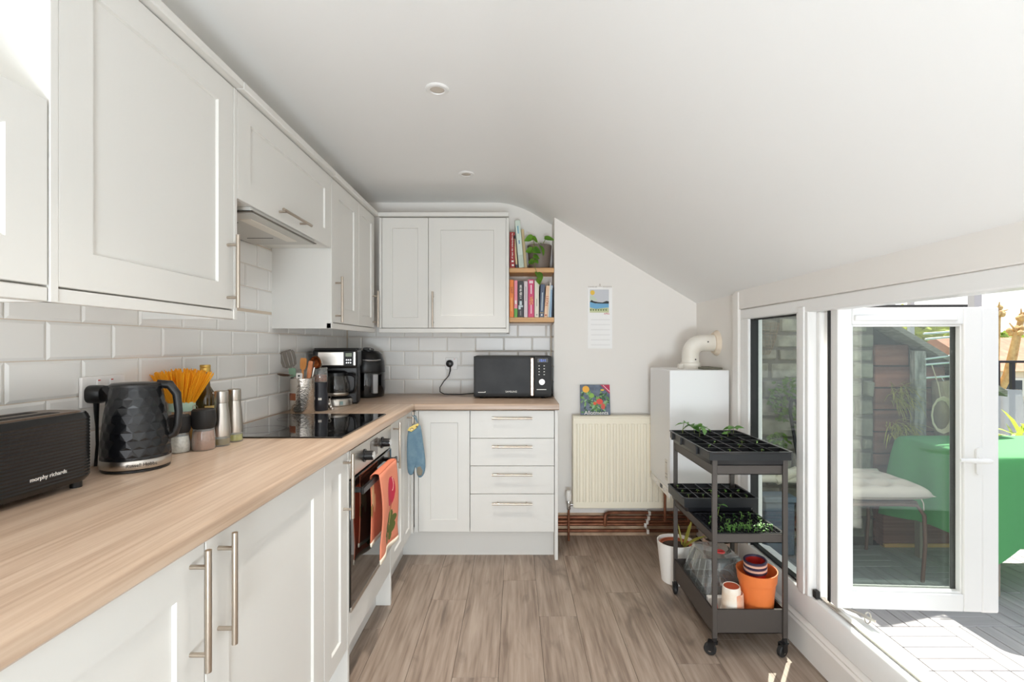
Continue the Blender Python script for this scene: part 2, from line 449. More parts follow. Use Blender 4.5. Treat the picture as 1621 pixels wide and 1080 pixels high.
# opening leaves -------------------------------------------------------------
def leaf(name, label, loc, rz, mirror):
    d = sroot(name, label, 'door', loc, rz)
    s = -1 if mirror else 1
    def bx(nm, x0, x1, y0, y1, z0, z1, m=upvc, bv=0.004, par=d):
        y0, y1 = sorted((s * y0, s * y1))
        return MB().box(x0, x1, y0, y1, z0, z1).build(nm, m, par, bevel=bv)
    b, t = 0.256, 1.424
    bx('stile', 0, 0.055, 0, 0.068, b, t)
    bx('stile', 0.468, 0.536, 0, 0.068, b, t)
    bx('rail', 0.055, 0.468, 0, 0.068, b, b + 0.066)
    bx('rail', 0.055, 0.468, 0, 0.068, t - 0.066, t)
    bx('meeting_stile', 0.536, 0.602, 0.004, 0.085, b - 0.006, t + 0.002, bv=0.008)
    # glazing beads step down to the pane, dark spacer around it
    for a in ((0.055, 0.063, b + 0.066, t - 0.066), (0.460, 0.468, b + 0.066, t - 0.066), (0.063, 0.460, b + 0.066, b + 0.074), (0.063, 0.460, t - 0.074, t - 0.066)):
        bx('glazing_bead', a[0], a[1], 0.008, 0.03, a[2], a[3], bv=0.002)
    for a in ((0.055, 0.060, b + 0.066, t - 0.066), (0.458, 0.468, b + 0.066, t - 0.066), (0.06, 0.458, b + 0.066, b + 0.071), (0.06, 0.458, t - 0.071, t - 0.066)):
        bx('spacer_bar', a[0], a[1], 0.030, 0.052, a[2], a[3], blackm, 0)
    bx('pane', 0.056, 0.467, 0.030, 0.034, b + 0.068, t - 0.068, glassd, 0)
    bx('pane', 0.056, 0.467, 0.048, 0.052, b + 0.068, t - 0.068, glassd, 0)
    bx('gasket', -0.004, 0, 0.044, 0.060, b, t, blackm, 0)
    h = MB()
    r = rrect(0.03, 0.105, 0.014, 4)
    h.loft([[(0.522 + x, -0.0005, 0.835 + y) for x, y in r], [(0.522 + x, -0.009, 0.835 + y) for x, y in r]])
    h.cyl((0.522, -0.008, 0.845), (0.522, -0.045, 0.845), 0.009)
    h.tube([(0.528, -0.044, 0.845), (0.50, -0.047, 0.845), (0.46, -0.044, 0.846), (0.415, -0.046, 0.848)], [0.010, 0.0105, 0.009, 0.007], 10)
    if mirror: h.tf(Matrix.Scale(-1, 4, (0, 1, 0)))
    h.build('handle', upvc, d)
    bx('trickle_vent', 0.06, 0.44, -0.012, 0, t - 0.052, t - 0.030, bv=0.004)
    bx('weather_strip', 0.0, 0.50, 0.02, 0.05, t, t + 0.012, blackm, 0.002)
    if not mirror:
        MB().tube([(0.03, 0.02, b - 0.004), (0.075, -0.02, b - 0.009), (0.10, -0.062, b - 0.012)], 0.006, 6).build('friction_stay', steel, d)
        MB().tube([(0.10 + 0.012 * sin(q / 10 * 2 * pi), -0.02, b - 0.022 + 0.022 * cos(q / 10 * 2 * pi)) for q in range(11)], 0.0025, 6).build('stay_loop', steel, d)
    return d
leaf('door_1', 'open white glazed door leaf swung out over the deck', (1.252, 1.876, 0), R(-3), False)
leaf('door_2', 'second white glazed door leaf at the near jamb', (1.252, 1.0, 0), R(5), True)

# downlights -------------------------------------------------------------
lamp('fill_spot', 'SPOT', (-0.32, 0.95, H0 - 0.014), (0, 0, 0), 30.0, (1.0, 0.94, 0.86), spot_size=R(84), spot_blend=0.9, shadow_soft_size=0.04)  # spot without a fitting, added out of view to brighten the room
lensm = M('frosted_lens', (200, 190, 178), 0.25)
for (x, y), lab, pw_, ss_ in (((-0.31, 1.93), 'round recessed ceiling downlight nearer the camera', 82.0, 84), ((-0.29, 2.88), 'round recessed ceiling downlight nearer the back wall', 20.0, 60)):
    t = thing('ceiling_downlight', lab, 'downlight', (x, y, H0), group='recessed ceiling downlights')
    MB().lathe([(0.028, 0), (0.047, 0), (0.047, -0.004), (0.042, -0.008), (0.030, -0.008), (0.028, -0.004)], 28, cap0=False, cap1=False).build('bezel', upvc, t)
    MB().lathe([(0.029, 0.0), (0.029, -0.003), (0.018, -0.0045), (0.0, -0.0045)], 24, cap0=False).build('lens', lensm, t)
    lamp('fill_spot', 'SPOT', (x, y, H0 - 0.014), (0, 0, 0), pw_, (1.0, 0.94, 0.86), spot_size=R(ss_), spot_blend=0.9, shadow_soft_size=0.04)  # spot added in an unlit-looking fitting to lift floor and worktop
# ------------------------------------------------------------------ kitchen units
ZT, ZD = 0.933, 0.889           # worktop top, top of the base doors
FL, FB = -0.612, 2.880          # faces of the base doors: left run, back run
UL, UB = -0.904, 3.135          # faces of the wall-unit doors
ZW0, ZW1 = 1.391, 2.107

def pt(run, f, a, d, z):
    return (f + d, a, z) if run == 'L' else (a, f - d, z)
def pbox(run, f, a0, a1, d0, d1, z0, z1, mb=None):
    mb = mb or MB()
    p, q = pt(run, f, a0, d0, z0), pt(run, f, a1, d1, z1)
    return mb.box(min(p[0], q[0]), max(p[0], q[0]), min(p[1], q[1]), max(p[1], q[1]), z0, z1)
def shaker(parent, run, f, a0, a1, z0, z1, st=0.078, name='door'):
    """door with raised stiles and rails round a sunk panel; the face lies at f"""
    t, s, e = 0.020, 0.0075, 0.003
    def P(a, z, d): return pt(run, f, a, d, z)
    O = lambda d, i: [P(a0 + i, z0 + i, d), P(a1 - i, z0 + i, d), P(a1 - i, z1 - i, d), P(a0 + i, z1 - i, d)]
    g = MB().loft([O(-t, 0), O(-0.0015, 0), O(0, 0.0015), O(0, st), O(-s, st + e), ], cap0=True, cap1=True)
    return g.build(name, white_lac, parent, smooth=False)
def bar(parent, run, f, a, z, length=0.23, vert=True, name='handle'):
    g = MB(); so, r, c = 0.034, 0.006, length * 0.36
    if vert:
        g.cyl(pt(run, f, a, so, z - length / 2), pt(run, f, a, so, z + length / 2), r, n=12)
        for k in (-c, c): g.cyl(pt(run, f, a, -0.001, z + k), pt(run, f, a, so, z + k), 0.0045, n=10)
    else:
        g.cyl(pt(run, f, a - length / 2, so, z), pt(run, f, a + length / 2, so, z), r, n=12)
        for k in (-c, c): g.cyl(pt(run, f, a + k, -0.001, z), pt(run, f, a + k, so, z), 0.0045, n=10)
    return g.build(name, nickel, parent)
def unit(name, label, cat, run, f, a0, a1, z0, z1, depth, group):
    c = pt(run, f, (a0 + a1) / 2, -depth / 2, z0)
    t = thing(name, label, cat, c, group=group, world=True)
    pbox(run, f, a0 + 0.0005, a1 - 0.0005, -depth, -0.0215, z0, z1).build('body', carc, t)
    return t
DP = 0.56
GB, GW = 'white shaker base cabinets', 'white shaker wall cabinets'
# left base run
u = unit('base_cabinet', 'white base cabinet under the toaster, cut by the left edge', 'cabinet', 'L', FL, 0.36, 0.955, 0.165, 0.893, DP, GB)
d = shaker(u, 'L', FL, 0.362, 0.9535, 0.168, ZD); bar(d, 'L', FL, 0.912, 0.775)
u = unit('base_cabinet', 'white base cabinet under the kettle with tall bar handle', 'cabinet', 'L', FL, 0.956, 1.551, 0.165, 0.893, DP, GB)
d = shaker(u, 'L', FL, 0.9575, 1.5495, 0.168, ZD); bar(d, 'L', FL, 0.998, 0.775)
u = unit('base_cabinet', 'narrow white base cabinet directly in front of the oven', 'cabinet', 'L', FL, 1.552, 1.765, 0.165, 0.893, DP, GB)
d = shaker(u, 'L', FL, 1.5535, 1.764, 0.168, ZD, 0.062); bar(d, 'L', FL, 1.725, 0.775)
pbox('L', FL, 1.767, 1.784, -DP, 0.001, 0.0, 0.893).build('end_panel', white_lac, u, bevel=0.001)
# oven housing
u = unit('base_cabinet', 'white housing panel below the built-in oven', 'cabinet', 'L', FL, 1.786, 2.374, 0.165, 0.287, DP, GB)
pbox('L', FL, 1.7875, 2.3725, -0.02, 0, 0.168, 0.286).build('filler_panel', white_lac, u, bevel=0.0015)
# corner base, left side
u = unit('base_cabinet', 'white corner base cabinet beyond the oven, oven mitt on its handle', 'cabinet', 'L', FL, 2.376, 2.862, 0.165, 0.893, DP, GB)
pbox('L', FL, 2.376, 2.393, -DP, 0.001, 0.0, 0.893).build('end_panel', white_lac, u, bevel=0.001)
d = shaker(u, 'L', FL, 2.396, 2.660, 0.168, ZD, 0.06); bar(d, 'L', FL, 2.432, 0.775)
d = shaker(u, 'L', FL, 2.663, 2.856, 0.168, ZD, 0.05); bar(d, 'L', FL, 2.742, 0.786)
pbox('L', FL, 2.858, 2.882, -0.02, 0.010, 0.165, ZD).build('corner_post', white_lac, u, bevel=0.001)
for a0, a1, lab in ((0.36, 1.766, 'white plinth board under the near left cabinets'), (1.785, 2.375, 'white plinth board under the oven'), (2.394, 2.945, 'short white plinth board under the corner cabinet')):
    tag(pbox('L', -0.682, a0, a1, -0.016, 0, 0.0, 0.164).build('plinth', white_lac, bevel=0.001), lab, 'plinth', 'white plinth boards')
# back base run
u = unit('base_cabinet', 'white corner base cabinet facing the camera, without handle', 'cabinet', 'B', FB, -0.596, -0.268, 0.165, 0.893, DP, GB)
shaker(u, 'B', FB, -0.574, -0.2695, 0.168, ZD, 0.07)
pbox('B', FB, -0.598, -0.576, -0.02, 0.0, 0.165, ZD).build('corner_post', white_lac, u, bevel=0.001)
u = unit('drawer_cabinet', 'white four-drawer base cabinet beside the radiator', 'cabinet', 'B', FB, -0.267, 0.236, 0.165, 0.893, DP - 0.2, GB)
for z0, z1, hz_ in ((0.7265, ZD, 0.848), (0.5615, 0.7235, 0.680), (0.395, 0.5585, 0.514), (0.168, 0.392, 0.343)):
    dr = pbox('B', FB, -0.2655, 0.2345, -0.02, 0, z0, z1).build('drawer', white_lac, u, bevel=0.0015)
    bar(dr, 'B', FB, -0.016, hz_, 0.237, False)
pbox('B', FB, 0.2375, 0.2565, -0.37, 0.001, 0, 0.893).build('end_panel', white_lac, u, bevel=0.001)
tag(pbox('B', 2.952, -0.700, 0.237, -0.016, 0, 0, 0.164).build('plinth', white_lac, bevel=0.001), 'white plinth board under the drawers on the back run', 'plinth', 'white plinth boards')
# worktop in two lengths
wt = thing('worktop', 'pale oak laminate worktop running along both walls', 'worktop', (-0.9, 1.6, 0.895), world=True)
def nose(x, z0, z1, r, sgn):        # rounded front edge
    return [(x - sgn * r * (1 - cos(R(a))), z1 - r * (1 - sin(R(a)))) for a in (90, 60, 30, 0)]
fr = [(XL + 0.0015, ZT), (XL + 0.0015, 0.895)] + [(-0.594 - 0.006, 0.895), (-0.594, 0.901)] + [(-0.594 - 0.009 * (1 - cos(R(a))), ZT - 0.009 * (1 - sin(R(a)))) for a in (0, 30, 60, 90)]
MB().prism(fr, 'y', 0.20, 2.8565).build('worktop_section', work_y, wt)
fr = [(YB - 0.0015, ZT), (YB - 0.0015, 0.895), (2.863, 0.895), (2.857, 0.901)] + [(2.857 + 0.009 * (1 - cos(R(a))), ZT - 0.009 * (1 - sin(R(a)))) for a in (0, 30, 60, 90)]
MB().prism(fr, 'x', XL + 0.0015, 0.262).build('worktop_section', work_x, wt)
MB().box(XL + 0.003, -0.594, 2.8555, 2.8575, 0.9, ZT + 0.0003).build('joint_strip', M('joint_strip', (176, 150, 128), 0.5), wt)

# wall units, left run -------------------------------------------------------
DW = 0.296
def wallunit(label, run, f, a0, a1, z0, z1, doors, cornice=True, pelmet=True, ends=(0, 0)):
    u = unit('wall_cabinet', label, 'cabinet', run, f, a0, a1, z0, z1, DW, GW)
    if ends[0]: pbox(run, f, a0, a0 + 0.017, -DW, 0.001, z0 - (0.03 if pelmet else 0), z1).build('end_panel', white_lac, u, bevel=0.001)
    if ends[1]: pbox(run, f, a1 - 0.017, a1, -DW, 0.001, z0 - (0.03 if pelmet else 0), z1).build('end_panel', white_lac, u, bevel=0.001)
    if cornice: pbox(run, f, a0, a1, -DW, 0.022, z1 + 0.005, z1 + 0.031).build('cornice', white_lac, u, bevel=0.003)
    if pelmet:
        g = pbox(run, f, a0, a1, -0.026, -0.002, z0 - 0.030, z0 - 0.002)
        g.build('pelmet', white_lac, u, bevel=0.002)
    return u
u = wallunit('short white wall cabinet cut by the left edge of the view', 'L', UL, 0.35, 0.938, ZW0, 1.752, None, cornice=False)
shaker(u, 'L', UL, 0.352, 0.936, ZW0 + 0.002, 1.752)
u = wallunit('large tall white wall cabinet above the kettle', 'L', UL, 0.940, 1.572, ZW0, ZW1, None, ends=(1, 1))
d = shaker(u, 'L', UL, 0.9585, 1.5535, ZW0 + 0.002, ZW1); bar(d, 'L', UL, 1.520, 1.510)
u = wallunit('white flap-door wall cabinet over the cooker hood', 'L', UL, 1.574, 2.383, 1.757, ZW1, None, pelmet=False)
d = shaker(u, 'L', UL, 1.576, 2.381, 1.757, ZW1); bar(d, 'L', UL, 1.945, 1.790, 0.25, False)
u = wallunit('white two-door corner wall cabinet above the coffee maker', 'L', UL, 2.385, 3.134, ZW0, ZW1, None, ends=(1, 0))
d = shaker(u, 'L', UL, 2.404, 2.800, ZW0 + 0.002, ZW1); bar(d, 'L', UL, 2.437, 1.510)
d = shaker(u, 'L', UL, 2.803, 3.108, ZW0 + 0.002, ZW1, 0.06); bar(d, 'L', UL, 3.075, 1.510)
u = wallunit('white two-door wall cabinet on the back wall', 'B', UB, -0.882, -0.039, ZW0, ZW1, None, ends=(0, 1))
shaker(u, 'B', UB, -0.861, -0.5625, ZW0 + 0.002, ZW1, 0.066)
d = shaker(u, 'B', UB, -0.5595, -0.058, ZW0 + 0.002, ZW1); bar(d, 'B', UB, -0.529, 1.510)
pbox('B', UB, -0.88, -0.8635, -0.02, 0.0, ZW0, ZW1).build('corner_post', white_lac, u, bevel=0.001)
# cooker hood
h = thing('cooker_hood', 'slim grey cooker hood under the flap cabinet', 'cooker hood', (-1.05, 1.93, 1.70), world=True)
hoodg = M('hood_grey', (196, 194, 188), 0.4)
MB().box(-1.192, -0.912, 1.667, 2.20, 1.742, 1.756).build('body', hoodg, h, bevel=0.002)
MB().box(-1.194, -0.904, 1.664, 2.203, 1.739, 1.742).box(-1.194, -0.904, 1.664, 1.672, 1.736, 1.742).build('rim', M('hood_rim', (110, 102, 92), 0.4, 0.4), h)
MB().box(-1.186, -0.912, 1.674, 2.194, 1.735, 1.7395).build('filter_panel', hoodg, h)
MB().box(-1.00, -0.955, 1.75, 2.12, 1.732, 1.736).build('lamp_cover', M('lamp_cover', (224, 218, 206), 0.3), h, bevel=0.001)
for y in (1.80, 2.06):
    MB().box(-1.14, -1.03, y - 0.002, y + 0.002, 1.7338, 1.7352).build('filter_latch', dark, h)

# oven -------------------------------------------------------------------------
o = thing('oven', 'built-in steel oven with black glass door', 'oven', (FL - 0.27, 2.08, 0.29), world=True)
oy0, oy1 = 1.7875, 2.3725
pbox('L', FL, oy0 + 0.005, oy1 - 0.005, -0.53, -0.022, 0.292, 0.885).build('body', blackm, o)
pbox('L', FL, oy0, oy1, -0.021, 0.004, 0.782, 0.888).build('control_panel', steel, o, bevel=0.002)
dd = pbox('L', FL, oy0, oy1, -0.021, 0.006, 0.290, 0.774).build('door', ovglass, o, bevel=0.003)
pbox('L', FL, oy0, oy1, -0.02, 0.0075, 0.288, 0.306).build('door_trim', steel, dd, bevel=0.001)
pbox('L', FL, oy0 + 0.03, oy1 - 0.03, 0.032, 0.044, 0.716, 0.742).build('handle', M('handle_dark', (52, 50, 49), 0.3, 0.8), dd, bevel=0.003)
for y in (oy0 + 0.045, oy1 - 0.045):
    pbox('L', FL, y - 0.012, y + 0.012, 0.004, 0.036, 0.722, 0.738).build('handle_bracket', blackp, dd, bevel=0.002)
for y in (1.955, 2.215):
    k = MB().cyl((FL + 0.004, y, 0.833), (FL + 0.008, y, 0.833), 0.026, n=24).cyl((FL + 0.008, y, 0.833), (FL + 0.040, y, 0.833), 0.0195, 0.018, n=24).build('knob', blackp, o)
    MB().cyl((FL + 0.040, y, 0.833), (FL + 0.043, y, 0.833), 0.0165, n=24).build('knob_cap', chrome, k)
pbox('L', FL, 2.035, 2.140, 0.004, 0.0052, 0.800, 0.872).build('display', M('oven_display', (96, 88, 80), 0.12), o)
# hob
hb = thing('induction_hob', 'black glass induction hob set in the worktop', 'hob', (-0.9, 2.1, ZT), world=True)
MB().box(-1.165, -0.640, 1.79, 2.402, ZT, ZT + 0.006).build('glass_plate', gloss, hb, bevel=0.0015)
zone = M('hob_zone_print', (52, 52, 54), 0.2)
for x, y, r in ((-1.02, 1.95, 0.09), (-0.80, 1.95, 0.075), (-1.02, 2.24, 0.075), (-0.80, 2.24, 0.09)):
    MB().lathe([(r, 0), (r, 0.0003), (r - 0.002, 0.0003), (r - 0.002, 0)], 40, (x, y, ZT + 0.006), cap0=False, cap1=False).build('cooking_zone', zone, hb)

# tea towel on the oven handle ----------------------------------------------------
def ell(nt, tc, u0, v0, a, b):
    sp = tc
    N = nt.nodes.new; L = nt.links.new
    def aff(src, c, s):
        n = N('ShaderNodeMath'); n.operation = 'SUBTRACT'; L(src, n.inputs[0]); n.inputs[1].default_value = c
        k = N('ShaderNodeMath'); k.operation = 'DIVIDE'; L(n.outputs[0], k.inputs[0]); k.inputs[1].default_value = s
        p = N('ShaderNodeMath'); p.operation = 'MULTIPLY'; L(k.outputs[0], p.inputs[0]); L(k.outputs[0], p.inputs[1]); return p.outputs[0]
    ad = N('ShaderNodeMath'); ad.operation = 'ADD'; L(aff(sp[0], u0, a), ad.inputs[0]); L(aff(sp[1], v0, b), ad.inputs[1])
    lt = N('ShaderNodeMath'); lt.operation = 'LESS_THAN'; L(ad.outputs[0], lt.inputs[0]); lt.inputs[1].default_value = 1.0
    return lt.outputs[0]
def printed(name, col, shapes, rough=0.9, axes=('Y', 'Z'), bump=None):
    """cloth or paper with flat printed ellipses (u, v, a, b, colour) in object coordinates"""
    m = M(name, col, rough, bump=bump); nt = m.node_tree; b = nt.nodes['Principled BSDF']
    tc = nt.nodes.new('ShaderNodeTexCoord'); sp = nt.nodes.new('ShaderNodeSeparateXYZ')
    nz = nt.nodes.new('ShaderNodeTexNoise'); nz.inputs['Scale'].default_value = 60
    vm = nt.nodes.new('ShaderNodeVectorMath'); vm.operation = 'MULTIPLY_ADD'; vm.inputs[1].default_value = (0.010,) * 3
    nt.links.new(tc.outputs['Object'], nz.inputs['Vector']); nt.links.new(nz.outputs[1], vm.inputs[0]); nt.links.new(tc.outputs['Object'], vm.inputs[2])
    nt.links.new(vm.outputs[0], sp.inputs[0])
    src = None
    for (u0, v0, a, bb, c) in shapes:
        k = ell(nt, (sp.outputs[axes[0]], sp.outputs[axes[1]]), u0 + 0.005, v0 + 0.005, a, bb)
        mx = nt.nodes.new('ShaderNodeMixRGB'); nt.links.new(k, mx.inputs[0])
        if src is None: mx.inputs[1].default_value = lin(col)
        else: nt.links.new(src, mx.inputs[1])
        mx.inputs[2].default_value = lin(c); src = mx.outputs[0]
    nt.links.new(src, b.inputs['Base Color'])
    return m
tl = thing('tea_towel', 'orange tea towel with a beetroot print on the oven handle', 'towel', (FL + 0.04, 2.1, 0.742), world=True)
BEET, BLEAF, CRM = (196, 34, 66), (96, 104, 44), (232, 214, 190)
towm = printed('orange_towel_print', (224, 138, 108), [
    (2.150, 0.630, 0.062, 0.064, BEET), (2.152, 0.560, 0.012, 0.034, (170, 60, 50)), (2.176, 0.655, 0.016, 0.030, (240, 190, 180)), (2.172, 0.655, 0.013, 0.026, BEET),
    (2.150, 0.520, 0.040, 0.026, BLEAF), (2.110, 0.498, 0.046, 0.018, BLEAF), (2.195, 0.492, 0.042, 0.020, BLEAF), (2.120, 0.464, 0.050, 0.022, BLEAF), (2.190, 0.456, 0.042, 0.026, BLEAF), (2.130, 0.428, 0.020, 0.026, BLEAF), (2.176, 0.426, 0.020, 0.024, BLEAF),
    (2.156, 0.520, 0.003, 0.06, (220, 200, 120))], bump=(300, 0.25))
towb = printed('orange_towel_back', (216, 124, 92), [(1.99, 0.66, 0.020, 0.05, (240, 200, 150)), (2.02, 0.62, 0.014, 0.04, (240, 190, 140)), (1.975, 0.60, 0.012, 0.03, (150, 110, 60))], bump=(300, 0.25))
def flap(x, yl, yr, zt, zb, amp, ph, bulge, hem=False):
    g = MB(); nu, nv = 22, 18; top = []
    for j in range(nv + 1):
        v = j / nv; row = []
        for i in range(nu + 1):
            u = i / nu
            w = 1 - 0.10 * sin(v * pi) + 0.03 * v
            y = (yl + yr) / 2 + (u - 0.5) * (yr - yl) * w
            xx = x + amp * sin(u * 7 + ph) * (0.15 + 0.85 * v) + bulge * sin(min(1, v * 1.2) * pi) * 0.5
            row.append((xx, y, zt + (zb - zt) * v + 0.006 * sin(u * 5 + ph) * v))
        top.append(row)
    n = nu + 1
    fs = [(j * n + i, j * n + i + 1, (j + 1) * n + i + 1, (j + 1) * n + i) for j in range(nv) for i in range(nu)]
    return g.add([p for r in top for p in r], fs), top
def cloth(mb, name, mats, parent, th=0.003):
    o_ = mb.build(name, mats, parent, ang=180)
    s_ = o_.modifiers.new('thick', 'SOLIDIFY'); s_.thickness = th; s_.offset = 0
    return o_
hx = FL + 0.050
g, tf_ = flap(hx + 0.004, 1.985, 2.265, 0.745, 0.392, 0.010, 0.5, 0.020); cloth(g, 'front_flap', towm, tl)
g, tb_ = flap(hx - 0.024, 1.955, 2.20, 0.742, 0.470, 0.004, 2.0, 0.002); cloth(g, 'back_flap', towb, tl)
rows = []
for q in range(7):
    a = pi * q / 6
    rows.append([((p[0] + r_[0]) / 2 + (p[0] - r_[0]) / 2 * cos(a), p[1] * (1 - q / 6) + r_[1] * q / 6, 0.744 + 0.010 * sin(a)) for p, r_ in zip(tf_[0], tb_[0])])
n = len(rows[0]); g = MB().add([p for r in rows for p in r], [(j * n + i, j * n + i + 1, (j + 1) * n + i + 1, (j + 1) * n + i) for j in range(6) for i in range(n - 1)])
cloth(g, 'fold', towb, tl)
hemm = M('cream_hem', (238, 226, 206), 0.9, bump=(260, 0.4))
for rw, k in ((tf_[-1], 0.018), (tb_[-1], 0.014)):
    g = MB().add([(p[0] + 0.0005, p[1], p[2] + 0.002) for p in rw] + [(p[0] + 0.0015, p[1], p[2] - k) for p in rw], [(i, i + 1, n + i + 1, n + i) for i in range(n - 1)])
    cloth(g, 'hem', hemm, tl, 0.005)

# oven mitt -----------------------------------------------------------------------
mt = thing('oven_mitt', 'blue denim oven mitt hanging from the corner cabinet handle', 'oven mitt', (-0.55, 2.742, 0.53), world=True)
def blob(outl, th, y):
    """puffy flat pad: outline in x, z; thickness along y"""
    n = len(outl); cx = sum(p[0] for p in outl) / n; cz = sum(p[1] for p in outl) / n; rings = []
    for k, (sc, d) in enumerate(((0.80, -1), (0.93, -0.75), (1.0, 0), (0.93, 0.75), (0.80, 1))):
        rings.append([(cx + (p[0] - cx) * sc, y + d * th, cz + (p[1] - cz) * sc) for p in outl])
    return MB().loft(rings)
mittm = M('mitt_denim', (94, 122, 140), 0.95, noise=(30, (112, 138, 152)), bump=(220, 0.5))
ol = [(-0.588, 0.822), (-0.560, 0.838), (-0.530, 0.850), (-0.512, 0.838), (-0.505, 0.78), (-0.494, 0.70), (-0.484, 0.62), (-0.486, 0.575), (-0.500, 0.542), (-0.520, 0.532), (-0.533, 0.545), (-0.537, 0.585),
      (-0.543, 0.602), (-0.549, 0.585), (-0.553, 0.558), (-0.568, 0.546), (-0.588, 0.556), (-0.592, 0.62), (-0.594, 0.72)]
ol = [(p[0] - 0.013, p[1]) for p in ol]
pad = blob(ol, 0.014, 2.705)
pad.build('pad', mittm, mt, sub=1, ang=180)
lo = [(-0.586, 0.805), (-0.575, 0.822), (-0.55, 0.835), (-0.526, 0.845), (-0.520, 0.836), (-0.535, 0.818), (-0.562, 0.797)]
blob([(p[0] - 0.013, p[1]) for p in lo], 0.005, 2.691).build('lining', printed('mitt_lining', (226, 202, 120), [(-0.573, 0.815, 0.008, 0.006, (120, 90, 50)), (-0.545, 0.827, 0.006, 0.005, (130, 100, 60)), (-0.572, 0.812, 0.005, 0.005, (250, 240, 200))], axes=('X', 'Z')), mt)
MB().tube([(-0.545, 2.705, 0.846), (-0.562, 2.715, 0.872), (-0.584, 2.745, 0.884), (-0.566, 2.758, 0.876), (-0.548, 2.72, 0.846)], 0.003, 6).build('hanging_loop', mittm, mt)
blob([(-0.543, 0.60), (-0.525, 0.605), (-0.513, 0.58), (-0.518, 0.555), (-0.538, 0.553), (-0.547, 0.575)], 0.002, 2.690).build('palm_patch', M('mitt_patch', (128, 122, 108), 0.95), mt)
# ------------------------------------------------------------------ things on the worktop
# toaster: rounded body with fine horizontal ribs
t = thing('toaster', 'long black ribbed toaster at the left edge of the worktop', 'toaster', (-1.118, 1.008, ZT), R(-1.5))
rp = rrect(0.148, 0.41, 0.045, 6)
rings = []
zz = 0.016
rings.append(ring(rp, zz, 0.90, 0.96)); rings.append(ring(rp, zz + 0.008, 0.97, 0.99))
nrib = 19
for i in range(nrib):
    z = 0.026 + i * 0.0076
    rings.append(ring(rp, z, 0.985, 0.994)); rings.append(ring(rp, z + 0.0025, 1, 1)); rings.append(ring(rp, z + 0.005, 1, 1)); rings.append(ring(rp, z + 0.0074, 0.985, 0.994))
rings.append(ring(rp, 0.176, 0.97, 0.985)); rings.append(ring(rp, 0.182, 0.93, 0.965))
MB().loft(rings).build('shell', M('toaster_black', (22, 22, 23), 0.2), t, ang=50)
top = M('toaster_top', (120, 100, 84), 0.35, 0.7)
MB().loft([ring(rrect(0.118, 0.38, 0.03), 0.1815), ring(rrect(0.112, 0.374, 0.03), 0.1845)]).build('top_plate', top, t)
for x in (-0.028, 0.026):
    MB().box(x - 0.014, x + 0.014, -0.16, 0.135, 0.1840, 0.1852).build('toast_slot', dark, t)
for x in (-0.05, 0.05):
    for y in (-0.165, 0.165): MB().cyl((x, y, 0), (x, y, 0.018), 0.012, n=12).build('foot', blackp, t)
MB().box(-0.012, 0.012, 0.203, 0.226, 0.105, 0.121).build('lever', blackp, t, bevel=0.003)
MB().cyl((0.0735, -0.135, 0.078), (0.082, -0.135, 0.078), 0.026, n=24).build('browning_dial', steel, t)
text('lettering', 'morphy richards', 0.0125, inkw, t, (0.0748, 0.075, 0.052), EAST, sx=1.0)

# kettle -----------------------------------------------------------------------
t = thing('kettle', 'black faceted electric kettle with steel base band', 'kettle', (-1.066, 1.362, ZT), R(22))
t.scale = (0.92, 0.92, 1.02)
MB().lathe([(0.080, 0), (0.086, 0.002), (0.086, 0.007), (0.080, 0.009)], 40).build('power_base', blackp, t)
MB().lathe([(0.087, 0.009), (0.0885, 0.011), (0.0885, 0.031), (0.087, 0.033)], 40).build('steel_band', steel, t)
# honeycomb of flat hexagon facets wrapped round the tapering body
g = MB(); nc, hs = 18, 0.0145; keys = {}
def kr(z): v = max(0.0, min(1.0, (z - 0.033) / 0.192)); return 0.0885 - 0.0235 * v ** 1.35 + 0.002 * sin(v * pi)
def kv(c2, z):
    z = max(0.033, min(0.225, z)); k = (c2 % (2 * nc), round(z, 5))
    if k not in keys:
        a = pi * (c2 % (2 * nc)) / nc; r = kr(z)
        keys[k] = len(g.v); g.v.append((r * cos(a), r * sin(a), z))
    return keys[k]
j_ = -1
while 0.033 + j_ * 1.5 * hs < 0.225 + hs:
    zc = 0.033 + j_ * 1.5 * hs
    for i_ in range(nc):
        c2 = 2 * i_ + (j_ % 2)
        f_ = []
        for dc, dz in ((-1, -0.5), (0, -1), (1, -0.5), (1, 0.5), (0, 1), (-1, 0.5)):
            q = kv(c2 + dc, zc + dz * hs)
            if q not in f_: f_.append(q)
        zs = {round(g.v[q][2], 5) for q in f_}
        if len(f_) >= 3 and len(zs) > 1: g.f.append(tuple(f_)); g.m.append(0)
    j_ += 1
g.build('body', M('kettle_black', (17, 18, 21), 0.24), t, smooth=False)
MB().lathe([(0.066, 0.224), (0.0655, 0.230), (0.060, 0.234), (0.0, 0.236)], 36, cap1=False).build('lid', blackp, t)
MB().tube([(0.052, 0.005, 0.230), (0.085, 0.004, 0.226), (0.104, 0, 0.200), (0.109, 0, 0.15), (0.106, 0, 0.11), (0.098, 0, 0.088), (0.080, 0, 0.080)], [0.011, 0.013, 0.012, 0.011, 0.011, 0.010, 0.009], 10).build('handle', blackp, t)
MB().loft([[(-0.055, -0.022, 0.190), (-0.055, 0.022, 0.190), (-0.055, 0.016, 0.228), (-0.055, -0.016, 0.228)], [(-0.083, -0.004, 0.218), (-0.083, 0.004, 0.218), (-0.080, 0.006, 0.228), (-0.080, -0.006, 0.228)]]).build('spout', blackp, t)
text('lettering', 'Russell Hobbs', 0.013, ink, t, (0.0892 * sin(R(24)), -0.0892 * cos(R(24)), 0.021), (R(90), 0, R(24)))

